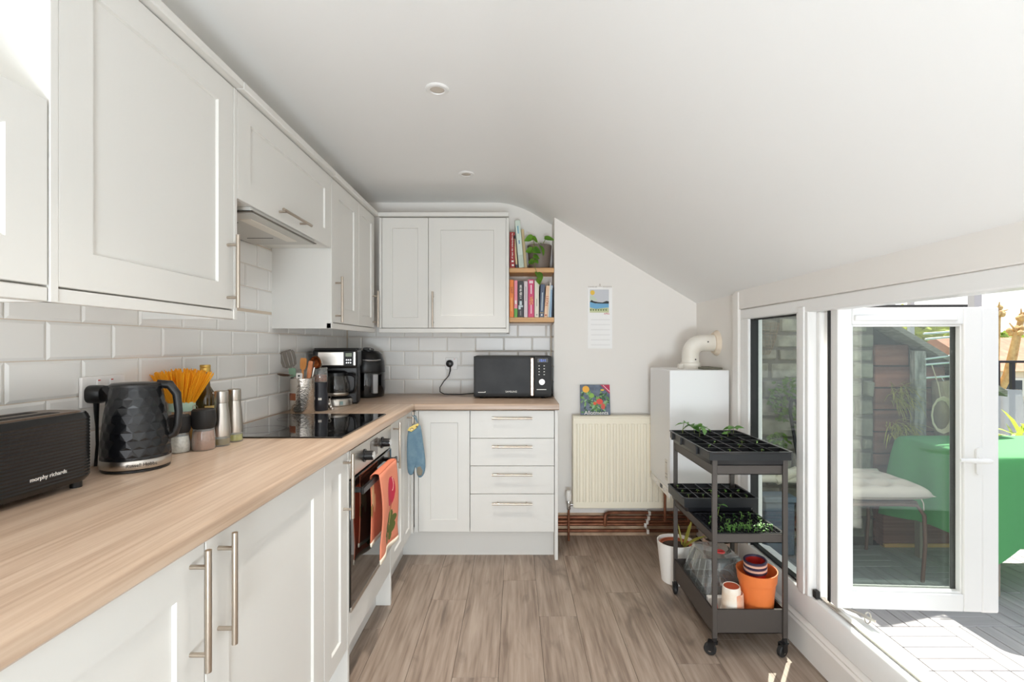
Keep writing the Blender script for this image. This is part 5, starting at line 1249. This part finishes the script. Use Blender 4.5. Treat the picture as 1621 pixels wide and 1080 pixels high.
# ------------------------------------------------------------------ outside: deck
deckc = wood('grey_composite_board', (150, 148, 150), (164, 162, 163), (178, 176, 176), 0, 0.6, 40, rand=0.06)
deckd = wood('grey_composite_board_across', (150, 148, 150), (164, 162, 163), (178, 176, 176), 1, 0.6, 40, rand=0.06)
deck = struct(MB().box(1.34, 3.95, -0.2, 3.12, -0.12, -0.022).build('floor_deck', M('deck_base', (58, 58, 62), 0.9)), 'grey composite deck tiles outside the window', 'deck')
sl_x = MB().box(0, 0.297, 0, 0.071, -0.022, 0).mesh('deck_slat', deckc, False)
sl_y = MB().box(0, 0.071, 0, 0.297, -0.022, 0).mesh('deck_slat', deckd, False)
cnt = 0
for i in range(8):
    for j in range(9):
        x, y = 1.345 + i * 0.30, 3.10 - (j + 1) * 0.30
        if x > y * 1.06 + 0.55 and y < 1.4: continue
        for k in range(4):
            if (i + j) % 2: link('deck_slat', sl_y, deck, loc=(x + k * 0.075, y, 0), bevel=0.002, seg=1)
            else: link('deck_slat', sl_x, deck, loc=(x, y + k * 0.075, 0), bevel=0.002, seg=1)
            cnt += 1

# boundary wall: stone near the house, timber sleepers stepping down -----------------
def zt_roof(x): return max(0.95, 1.385 - 0.60 * (x - 2.40))
stonem = M('grey_stone', (118, 116, 104), 0.9, noise=(18, (150, 146, 130)), bump=(40, 0.9), rand=0.22)
mortar = M('mortar', (104, 100, 92), 0.95, bump=(60, 0.6))
sw = struct(MB().prism([(1.345, -0.1), (2.34, -0.1), (2.34, 1.46), (1.82, 2.36), (1.345, 3.0)], 'y', 3.16, 3.42).build('wall_stone', mortar), 'grey rubble stone boundary wall beyond the fixed pane', 'wall')  # unseen top of the wall raised to shade the kitchen floor
rn = random.Random(9); z = 0.02; row = 0
while z < 2.6:
    h = rn.choice((0.085, 0.10, 0.12, 0.14)); x = 1.345 - rn.uniform(0, 0.1)
    while x < 2.34:
        w = rn.uniform(0.14, 0.30); xe = min(x + w, 2.34); xs = max(x, 1.345)
        if xe - xs > 0.03 and z + h < (3.05 if xe < 1.82 else 1.46 + 1.7 * (2.34 - xe)):
            d_ = rn.uniform(0.005, 0.035); q = 0.010
            j = lambda: rn.uniform(-0.008, 0.008)
            fr_ = [(xs + 0.006 + q + j(), 3.16 - d_, z + 0.006 + q + j()), (xe - 0.006 - q + j(), 3.16 - d_, z + 0.006 + q + j()), (xe - 0.006 - q + j(), 3.16 - d_ + j(), z + h - 0.006 - q + j()), (xs + 0.006 + q + j(), 3.16 - d_, z + h - 0.006 - q + j())]
            bk = [(xs + 0.004, 3.175, z + 0.004), (xe - 0.004, 3.175, z + 0.004), (xe - 0.004, 3.175, z + h - 0.004), (xs + 0.004, 3.175, z + h - 0.004)]
            MB().loft([bk, fr_]).build('stone', stonem, sw, bevel=0.006, seg=2)
        x += w
    z += h
sleep = wood('reddish_sleeper', (96, 62, 52), (132, 88, 74), (154, 108, 92), 0, 0.85, 30, rand=0.15)
sl = struct(MB().prism([(2.34, -0.1), (3.08, -0.1), (3.08, 0.94), (2.40, 1.36), (2.34, 1.40)], 'y', 3.17, 3.42).build('wall_sleeper', dark), 'reddish timber sleeper wall beyond the open door leaf', 'wall')
z = 0.0
while z < 1.32:
    h = 0.143
    xe = 3.08 if z + h < 0.94 else 2.40 + (1.385 - z - h) / 0.60
    x = 2.34
    ends = [xe] if xe < 2.9 else [2.34 + 0.30 + 0.25 * ((int(z * 100) // 14) % 2), xe]
    for e_ in ends:
        if e_ - x > 0.05:
            MB().box(x + 0.003, e_ - 0.003, 3.135 + 0.012 * rn.random(), 3.18, z + 0.005, min(z + h, 1.40) - 0.004).build('sleeper', sleep, sl, bevel=0.006)
        x = e_
    z += h
struct(MB().prism([(2.30, 1.475), (3.10, 0.995), (3.10, 0.955), (2.30, 1.435)], 'y', 3.04, 3.46).build('trim_4', M('weathered_board', (150, 144, 134), 0.85, noise=(20, (110, 104, 96), (1, 1, 6))), bevel=0.004), 'sloping weathered verge board on top of the boundary wall', 'trim')
struct(MB().box(2.34, 3.08, 3.07, 3.135, 0.0, 0.26).build('trim_5', M('kick_board', (112, 74, 66), 0.8, noise=(20, (134, 96, 86), (0.1, 1, 6))), bevel=0.004), 'low reddish board along the deck edge', 'trim')
struct(MB().box(2.34, 3.08, 3.06, 3.10, 0.0, 0.022).build('trim_6', M('edge_strip', (206, 160, 100), 0.7)), 'thin ochre strip where deck meets wall', 'trim')
# ivy and grass tufts on the wall
def tuft(label, x, z, w, h, n, mat, cat='ivy', long=False, seed=1, y=3.115):
    rn_ = random.Random(seed); g = MB()
    for i in range(n):
        a, q = rn_.random() * 2 * pi, math.sqrt(rn_.random())
        p = (x + w * q * cos(a), y - rn_.random() * 0.05, z + h * q * sin(a))
        if long:
            l_ = leafshape(rn_.uniform(0.06, 0.13), 0.007, heart=False, curl=0.8); mx = Matrix.Translation(p) @ Matrix.Rotation(rn_.uniform(-2.6, -0.5), 4, 'Z') @ Matrix.Rotation(R(rn_.uniform(-60, 20)), 4, 'Y')
        else:
            l_ = leafshape(rn_.uniform(0.02, 0.035), 0.024, heart=True); mx = Matrix.Translation(p) @ Matrix.Rotation(rn_.uniform(-3.1, 0), 4, 'Z') @ Matrix.Rotation(R(rn_.uniform(-70, 40)), 4, 'Y') @ Matrix.Rotation(rn_.uniform(-1, 1), 4, 'X')
        l_.tf(mx); g.add(l_.v, l_.f)
    o_ = g.build(cat + '_tuft', mat, ang=180); o_['kind'] = 'stuff'
    return tag(o_, label, cat)
tuft('ivy patch on the stone wall seen through the fixed pane', 1.74, 0.93, 0.11, 0.14, 240, ivy, seed=1)
tuft('small ivy sprig low on the stone wall', 1.68, 0.66, 0.06, 0.06, 60, ivy, seed=2)
tuft('yellowing grass hanging from the upper sleeper', 2.47, 0.97, 0.07, 0.07, 130, yell, 'grass', True, 3, 3.125)
tuft('yellowing grass hanging from the middle sleeper', 2.46, 0.74, 0.08, 0.06, 130, yell, 'grass', True, 4, 3.125)
tuft('dark green weeds along the sleeper behind the chair', 2.62, 0.60, 0.16, 0.05, 200, ivy, 'weeds', True, 5, 3.125)
# drain pipes
t = thing('drain_pipe', 'cream plastic drain pipe along the foot of the stone wall', 'pipe', (1.6, 3.10, 0.43), world=True)
MB().cyl((1.35, 3.085, 0.430), (1.80, 3.085, 0.430), 0.026, n=16).cyl((1.66, 3.075, 0.470), (2.30, 3.075, 0.470), 0.026, n=16).build('pipe_run', M('drain_cream', (226, 220, 200), 0.5), t)
MB().cyl((1.66, 3.08, 0.42), (1.80, 3.08, 0.48), 0.031, n=16).build('coupling', M('drain_joint', (216, 208, 186), 0.5), t)
t = thing('storage_box', 'blue-grey storage box standing against the stone wall', 'box', (1.61, 3.0, 0.0), world=True)
MB().box(1.52, 1.70, 2.93, 3.09, 0.0, 0.325).build('bin', M('box_blue', (92, 108, 122), 0.5), t, bevel=0.012)
MB().box(1.51, 1.71, 2.92, 3.05, 0.325, 0.36).build('lid', M('box_lid', (104, 120, 132), 0.5), t, bevel=0.008)
t = thing('wire_basket', 'brown wire mesh basket high on the stone wall', 'wire basket', (1.60, 3.08, 1.20), world=True)
for q in range(9):
    a = -pi * q / 8
    MB().tube([(1.61 + 0.085 * cos(a) * (1 - k * 0.1) ** 0.5, 3.115 + 0.085 * sin(a) * (1 - k * 0.1) ** 0.5 * 0.9, 1.42 - 0.022 * k) for k in range(10)], 0.0022, 5).build('wire', M('wire_%d' % q, (128, 112, 92), 0.6), t)
for k in range(10):
    s_ = (1 - k * 0.1) ** 0.5
    MB().tube([(1.61 + 0.085 * s_ * cos(-pi * q / 12), 3.115 + 0.0765 * s_ * sin(-pi * q / 12), 1.42 - 0.022 * k) for q in range(13)], 0.0022, 5).build('hoop', MATS['wire_0'], t)

# timber posts on the boundary ----------------------------------------------------
wp = M('weathered_post', (170, 168, 160), 0.9, noise=(50, (96, 96, 92), (1, 1, 0.25)), bump=(80, 0.8))
MB().box(2.545, 2.618, 3.075, 3.118, 0.70, 1.245).build('timber_batten', wp, bevel=0.003)
tag(bpy.data.objects['timber_batten'], 'pale weathered timber batten fixed upright on the sleeper wall', 'batten')
g = MB().tube([(2.745, 3.078, 0.262), (2.74, 3.078, 0.6), (2.725, 3.078, 0.85), (2.715, 3.078, 0.98), (2.708, 3.078, 1.055)], [0.052, 0.050, 0.050, 0.048, 0.044], 14)
o = g.build('tree_stump', M('stump_bark', (156, 142, 120), 0.9, noise=(16, (112, 100, 84), (1, 1, 0.3)), bump=(30, 1.0, (1, 1, 0.3)))); tag(o, 'cut grey-brown trunk standing behind the green table', 'trunk')
g = MB()
for k in range(5):
    g.tube([(2.665 + (0.058 + 0.004 * k) * cos(a / 12 * 2 * pi), 3.02 - 0.003 * k, 0.845 + (0.095 + 0.005 * k) * sin(a / 12 * 2 * pi)) for a in range(13)], 0.003, 5)
g.tube([(2.66, 3.02, 0.94), (2.645, 3.02, 1.03), (2.62, 3.04, 1.16)], 0.003, 5)
o = g.build('rope_coil', M('rope', (190, 178, 150), 0.9)); tag(o, 'coil of pale rope hung on the wall by the trunk', 'rope')

# clothes airer ------------------------------------------------------------------
alu = M('airer_metal', (216, 218, 220), 0.35, 0.6)
t = thing('clothes_airer', 'folded rotary clothes airer with thin white rods', 'clothes airer', (2.86, 3.055, 0.0), world=True)
MB().cyl((2.868, 3.055, 0.0), (2.858, 3.055, 1.45), 0.013, n=12).build('pole', alu, t)
for z0, z1, xs in ((1.352, 1.372, 2.57), (1.318, 1.342, 2.58), (1.192, 1.228, 2.575), (1.158, 1.180, 2.578), (1.075, 1.092, 2.582)):
    MB().cyl((xs, 3.04, z0), (2.855, 3.05, z1), 0.0065, n=8).build('rod', alu, t)
for pts in ([(2.86, 3.045, 1.16), (2.80, 3.035, 1.19), (2.765, 3.03, 1.16), (2.83, 3.035, 1.11)], [(2.86, 3.04, 1.05), (2.80, 3.035, 1.03), (2.79, 3.03, 0.93), (2.85, 3.035, 0.83)], [(2.68, 3.045, 1.09), (2.75, 3.04, 0.96), (2.83, 3.035, 0.86), (2.86, 3.035, 0.82)], [(2.72, 3.045, 0.84), (2.79, 3.035, 0.87), (2.86, 3.035, 0.85)]):
    MB().tube(pts, 0.0028, 5).build('line', alu, t)

# table with green cloth -----------------------------------------------------------
t = thing('garden_table', 'garden table hidden under the green cloth', 'table', (3.0, 2.70, 0))
MB().box(-0.62, 0.62, -0.275, 0.275, 0.690, 0.715).build('table_top', M('table_board', (150, 140, 126), 0.7), t, bevel=0.01)
for x in (-0.55, 0.55):
    for y in (-0.22, 0.22): MB().box(x - 0.02, x + 0.02, y - 0.02, y + 0.02, 0, 0.69).build('leg', MATS['table_board'], t)
def clothmat():
    m = M('green_cloth', (98, 172, 112), 0.85, bump=(400, 0.2)); nt = m.node_tree; b_ = nt.nodes['Principled BSDF']; out = nt.nodes['Material Output']
    tl_ = nt.nodes.new('ShaderNodeBsdfTranslucent'); tl_.inputs[0].default_value = lin((110, 200, 120)); mx = nt.nodes.new('ShaderNodeMixShader'); mx.inputs[0].default_value = 0.35
    nt.links.new(b_.outputs[0], mx.inputs[1]); nt.links.new(tl_.outputs[0], mx.inputs[2]); nt.links.new(mx.outputs[0], out.inputs[0]); return m
cm = clothmat()
r = rrect(1.30, 0.60, 0.06, 14)
# resample the outline evenly
def resample(p, n):
    L_ = [0]
    for i in range(len(p)): L_.append(L_[-1] + (Vector(p[(i + 1) % len(p)]) - Vector(p[i])).length)
    out = []
    for k in range(n):
        s_ = L_[-1] * k / n
        for i in range(len(p)):
            if L_[i] <= s_ <= L_[i + 1]:
                u = (s_ - L_[i]) / max(1e-9, L_[i + 1] - L_[i]); out.append(tuple(Vector(p[i]).lerp(Vector(p[(i + 1) % len(p)]), u))); break
    return out
r = resample(r, 160)
rings = []
for v, z in ((0.0, 0.722), (0.25, 0.7225), (0.6, 0.722), (0.96, 0.721), (1.0, 0.716), (1.01, 0.70), (1.02, 0.62), (1.03, 0.5), (1.04, 0.38), (1.05, 0.262)):
    rg = []
    for k, (x, y) in enumerate(r):
        dn = max(0, (v - 1.0) / 0.05)
        wv = sin(k * 2 * pi / 160 * 9 + 0.6) + 0.5 * sin(k * 2 * pi / 160 * 17)
        corner = max(0.0, min(1.0, (abs(x) - 0.50) / 0.15)) * max(0.0, min(1.0, (abs(y) - 0.15) / 0.14))
        nx_, ny_ = (x / 0.65, y / 0.30)
        n_ = Vector((nx_ ** 3, ny_ ** 3)).normalized() if v > 1 else Vector((0, 0))
        off = dn * (0.018 * wv + 0.10 * corner)
        rg.append((x * min(v, 1.0) + n_.x * off, y * min(v, 1.0) + n_.y * off, z - dn * 0.06 * corner + dn * 0.012 * wv))
    rings.append(rg)
o = MB().loft(rings, cap0=True, cap1=False).build('tablecloth', cm, loc=(3.0, 2.70, 0), ang=180)
tag(o, 'bright green tablecloth draped over the garden table', 'tablecloth')

# garden chair and cushion -----------------------------------------------------------
iron = M('rusty_brown_metal', (120, 92, 80), 0.5, 0.4); ironb = M('dark_metal', (46, 46, 50), 0.45, 0.5)
t = thing('garden_chair', 'folding metal garden chair turned towards the green table', 'chair', (2.0, 2.82, 0))
for y in (-0.21, 0.21):
    MB().tube([(0.20, y, 0.0), (0.215, y, 0.20), (0.21, y, 0.36), (0.17, y, 0.415), (0.08, y, 0.42), (-0.2, y, 0.42)], 0.010, 10).build('leg', iron, t)
    MB().tube([(-0.30, y, 0.0), (-0.22, y, 0.25), (-0.20, y, 0.42)], 0.010, 10).build('leg', iron, t)
    MB().tube([(-0.20, y, 0.42), (-0.235, y, 0.62), (-0.275, y, 0.86), (-0.28, y * 0.9, 0.94)], 0.010, 10).build('back_post', ironb, t)
for x in (0.17, -0.2): MB().cyl((x, -0.21, 0.418), (x, 0.21, 0.418), 0.009).build('seat_bar', iron, t)
MB().cyl((-0.25, -0.21, 0.13), (-0.25, 0.21, 0.13), 0.008).build('stretcher', iron, t)
for z in (0.94, 0.80): MB().cyl((-0.28 + (0.94 - z) * 0.18, -0.21, z), (-0.28 + (0.94 - z) * 0.18, 0.21, z), 0.009).build('back_bar', ironb, t)
for y in (-0.14, -0.07, 0, 0.07, 0.14): MB().tube([(-0.215, y, 0.50), (-0.26, y, 0.80), (-0.28, y, 0.94)], 0.006, 8).build('back_slat', ironb, t)
MB().box(-0.2, 0.18, -0.2, 0.2, 0.425, 0.433).build('seat', iron, t)
cush = M('cream_cushion', (226, 206, 194), 0.9, bump=(200, 0.3))
t = thing('seat_cushion', 'tufted cream seat cushion on the garden chair', 'cushion', (2.02, 2.815, 0.434))
nn = 29
vs = []
def cush_h(u, v):
    b_ = (1 - abs(u) ** 6) * (1 - abs(v) ** 6)
    tu = sum(math.exp(-((u - a) ** 2 + (v - c_) ** 2) / 0.030) for a in (-0.55, 0, 0.55) for c_ in (-0.55, 0, 0.55))
    return 0.010 + 0.060 * max(0, b_) ** 0.5 - 0.052 * min(1, tu)
for side in (1, -1):
    for j in range(nn):
        for i in range(nn):
            u, v = -1 + 2 * i / (nn - 1), -1 + 2 * j / (nn - 1)
            z = 0.034 + (cush_h(u, v) - 0.012 if side > 0 else -0.030 * max(0, (1 - abs(u) ** 6) * (1 - abs(v) ** 6)) ** 0.5)
            vs.append((0.245 * u * (1 - 0.04 * v * v), 0.235 * v * (1 - 0.04 * u * u), z))
N2 = nn * nn; fs = []
for s_ in (0, N2):
    for j in range(nn - 1):
        for i in range(nn - 1):
            a = s_ + j * nn + i; fs.append((a, a + 1, a + nn + 1, a + nn))
edge = [i for i in range(nn)] + [j * nn + nn - 1 for j in range(1, nn)] + [(nn - 1) * nn + i for i in range(nn - 2, -1, -1)] + [j * nn for j in range(nn - 2, 0, -1)]
for k in range(len(edge)):
    a, b_ = edge[k], edge[(k + 1) % len(edge)]; fs.append((a, b_, b_ + N2, a + N2))
MB().add(vs, fs).build('pad', cush, t, ang=180)
for x in (-0.134, 0, 0.134):
    for y in (-0.129, 0, 0.129): MB().lathe([(0.0, 0.006), (0.006, 0.004), (0.008, 0)], 10, (x, y, 0.050), cap0=False).build('tuft_button', cush, t)
for y in (-0.2, 0.2): MB().tube([(0.17, y, 0.03), (0.19, y, -0.01), (0.195, y * 0.98, -0.05)], 0.003, 5).build('tie', cush, t)

# white chair beyond the table, plant, railing ------------------------------------------
t = thing('white_chair', 'white plastic chair behind the green table', 'chair', (4.05, 3.95, 0.0), R(-25))
for x in (-0.2, 0.2):
    for y in (-0.2, 0.2): MB().cyl((x, y, 0), (x * 0.9, y * 0.9, 0.44), 0.014, n=8).build('leg', whitep, t)
MB().box(-0.22, 0.22, -0.22, 0.22, 0.43, 0.46).build('seat', whitep, t, bevel=0.01)
MB().loft([[(x, 0.20 + 0.03 * (1 - (x / 0.22) ** 2), 0.46) for x in (-0.2, -0.1, 0, 0.1, 0.2)] + [(x, 0.22 + 0.03 * (1 - (x / 0.22) ** 2), 0.46) for x in (0.2, 0.1, 0, -0.1, -0.2)], [(x * 0.9, 0.28 + 0.03 * (1 - (x / 0.22) ** 2), 0.90) for x in (-0.2, -0.1, 0, 0.1, 0.2)] + [(x * 0.9, 0.30 + 0.03 * (1 - (x / 0.22) ** 2), 0.90) for x in (0.2, 0.1, 0, -0.1, -0.2)]]).build('backrest', glassy('smoky_clear', (220, 222, 226), 2, 0.1, 0.3), t)
struct(MB().box(3.0, 7.0, 3.42, 5.6, -0.12, -0.001).build('floor_terrace', M('terrace_slab', (150, 146, 140), 0.9)), 'paved terrace beyond the deck', 'terrace')
t = thing('iron_railing', 'black iron railing with upright bars beyond the table', 'railing', (4.5, 5.0, 0), world=True)
MB().box(3.4, 6.6, 4.985, 5.015, 1.10, 1.125).box(3.4, 6.6, 4.985, 5.015, 0.08, 0.105).build('rail', blackp, t)
for q in range(21):
    MB().box(3.42 + q * 0.155, 3.455 + q * 0.155, 4.985, 5.015, 0.0, 1.10).build('baluster', blackp, t)
t = thing('leafy_shrub', 'spiky yellow-green plant in a pot at the right edge', 'plant', (3.72, 3.55, 0))
MB().lathe([(0.12, 0), (0.15, 0.3), (0.14, 0.3), (0.0, 0.27)], 20, cap1=False).build('pot', M('grey_pot', (120, 116, 110), 0.8), t)
rn = random.Random(21); g = MB()
for i in range(70):
    a = rn.uniform(0, 2 * pi); l_ = leafshape(rn.uniform(0.25, 0.5), 0.03, heart=False, curl=0.5)
    l_.tf(Matrix.Translation((rn.uniform(-0.05, 0.05), rn.uniform(-0.05, 0.05), rn.uniform(0.3, 0.6))) @ Matrix.Rotation(a, 4, 'Z') @ Matrix.Rotation(R(-rn.uniform(10, 80)), 4, 'Y')); g.add(l_.v, l_.f)
o = g.build('foliage', leafmat('spiky_green', (120, 150, 50), (190, 206, 90)), t, ang=180); o['kind'] = 'stuff'

# pergola posts -------------------------------------------------------------------
pm = M('pergola_white', (196, 190, 190), 0.6)
for x, y, w, lab in ((3.96, 5.02, 0.045, 'thin white upright post, left one beyond the open leaf'), (4.16, 5.02, 0.045, 'thin white upright post, middle one beyond the open leaf'), (4.83, 5.02, 0.08, 'thick white upright post above the leaf corner')):
    p = thing('pergola_post', lab, 'post', (x, y + 0.06, 0), group='white pergola posts')
    MB().box(-w / 2, w / 2, -w / 2, w / 2, 0.0, 2.9).build('shaft', pm, p, bevel=0.004)
    MB().box(-w * 0.8, w * 0.8, -w * 0.8, w * 0.8, 0.0, 0.02).build('foot_plate', pm, p)

# far setting: ground, houses, trees ---------------------------------------------------
struct(MB().box(-30, 90, 6.5, 120, -3.2, -3.0).build('ground', M('far_ground', (150, 150, 120), 0.95, noise=(0.3, (120, 130, 90)))), 'neighbouring gardens far below the terrace', 'ground')
brickw = M('house_render', (232, 222, 208), 0.9); rooft = M('roof_tiles', (176, 116, 92), 0.85, noise=(3, (196, 140, 112))); wing = M('window_dark', (70, 76, 84), 0.2)
def house(label, x, y, w, d_, h, rh, z=-3.0, chim=True, wall=brickw, roof=rooft):
    t_ = thing('house', label, 'house', (x, y, z))
    MB().box(-w / 2, w / 2, 0, d_, 0, h).build('wall', wall, t_)
    MB().prism([(-0.3, h - 0.05), (d_ / 2, h + rh), (d_ + 0.3, h - 0.05)], 'x', -w / 2 - 0.2, w / 2 + 0.2).build('roof', roof, t_)
    if chim:
        c_ = MB().box(-w * 0.2, -w * 0.2 + 0.7, d_ / 2 - 0.3, d_ / 2 + 0.3, h + rh * 0.5, h + rh + 0.7).build('chimney', M('chimney_brick', (166, 112, 96), 0.9), t_)
        for k in (0.12, 0.42): MB().lathe([(0.1, 0), (0.08, 0.3)], 10, (-w * 0.2 + k + 0.05, d_ / 2, h + rh + 0.7)).build('chimney_pot', rooft, c_)
    for k in (-0.3, 0.0, 0.3):
        f_ = MB().box(w * k - 0.5, w * k + 0.5, -0.06, 0.02, h * 0.62, h * 0.88).build('window', upvc, t_)
        MB().box(w * k - 0.42, w * k + 0.42, -0.07, -0.05, h * 0.65, h * 0.85).build('pane', wing, f_)
    return t_
house('far terraced house with a red chimney seen through the leaf', 24.5, 30.0, 7.0, 5.0, 2.6, 1.6)
house('pale far house at the right edge of the view', 24.4, 22.0, 6.0, 5.0, 3.2, 1.5, chim=False)
house('low far house with a reddish roof left of the chimney', 14.5, 20.0, 5.0, 5.0, 2.2, 1.1, chim=False)
def tree(label, x, y, z, h, rx, rz_, n, mat, seed, leafs=0.35):
    rn_ = random.Random(seed); t_ = thing('tree', label, 'tree', (x, y, z))
    MB().tube([(0, 0, 0), (0.1, 0, h * 0.4), (0, 0.1, h * 0.8)], [0.22, 0.16, 0.06], 8).build('trunk', MATS['stump_bark'], t_)
    g_ = MB()
    for i in range(n):
        a, b2, q = rn_.uniform(0, 2 * pi), rn_.uniform(-1, 1), rn_.random() ** 0.4
        c2 = math.sqrt(1 - b2 * b2); s_ = leafs * rn_.uniform(0.6, 1.3)
        p = Vector((rx * q * c2 * cos(a), rx * q * c2 * sin(a), h * 0.85 + rz_ * q * b2))
        mx = Matrix.Translation(p) @ Matrix.Rotation(rn_.uniform(0, 6.3), 4, 'Z') @ Matrix.Rotation(rn_.uniform(0, 6.3), 4, 'X')
        k0 = len(g_.v); g_.add([(-s_, -s_ * 0.5, 0), (0, -s_ * 0.6, 0.1 * s_), (s_, 0, 0), (0, s_ * 0.6, 0.1 * s_)], [(0, 1, 2, 3)]); g_.tf(mx, k0)
    o_ = g_.build('crown', mat, t_, ang=180); o_['kind'] = 'stuff'
    return t_
ytree = leafmat('spring_foliage', (168, 178, 62), (214, 214, 96)); gtree = leafmat('garden_foliage', (110, 138, 60), (160, 178, 84))
tree('broad yellow-green tree on the skyline behind the airer', 34.0, 44.0, -3, 6.6, 4.6, 2.2, 1500, ytree, 1, 0.6)
tree('yellow-green tree on the skyline left of the posts', 26.5, 40.5, -3, 5.8, 2.6, 2.0, 900, ytree, 2, 0.5)
tree('darker green garden tree near the far roofs', 46.5, 49.0, -3, 5.0, 5.0, 1.6, 800, gtree, 3, 0.6)
# pollarded tree at the right edge
t = thing('pollarded_tree', 'bare pollarded tree with knobbly ochre branches at the right edge', 'tree', (11.3, 11.4, -3.0))
pb = M('pollard_bark', (176, 140, 92), 0.85, noise=(8, (216, 186, 130)))
MB().tube([(0, 0, 0), (0.05, 0, 2.0), (0.0, 0, 3.3)], [0.22, 0.17, 0.13], 12).build('trunk', pb, t)
rn = random.Random(4)
for a, tl_, zz in ((0.2, 0.75, 1.75), (1.6, 0.6, 1.9), (3.0, 0.8, 1.6), (4.3, 0.55, 1.85), (5.3, 0.5, 1.4)):
    e_ = Vector((tl_ * cos(a), tl_ * sin(a) * 0.6, 3.2 + zz))
    br = MB().tube([(0, 0, 3.0), (e_.x * 0.6, e_.y * 0.5, 3.1 + zz * 0.35), tuple(e_)], [0.10, 0.075, 0.06], 10).build('branch', pb, t)
    g = MB()
    for k in range(6):
        c_ = e_ + Vector((rn.uniform(-0.1, 0.1), rn.uniform(-0.1, 0.1), rn.uniform(-0.06, 0.1)))
        g.lathe([(0.02, -0.06), (0.05, -0.04), (0.06, 0.02), (0.035, 0.05), (0.01, 0.07)], 8, c_)
    for k in range(5):
        g.tube([e_, e_ + Vector((rn.uniform(-0.35, 0.35), rn.uniform(-0.2, 0.2), rn.uniform(0.05, 0.25)))], [0.03, 0.012], 6)
    g.build('pollard_knob', pb, br)
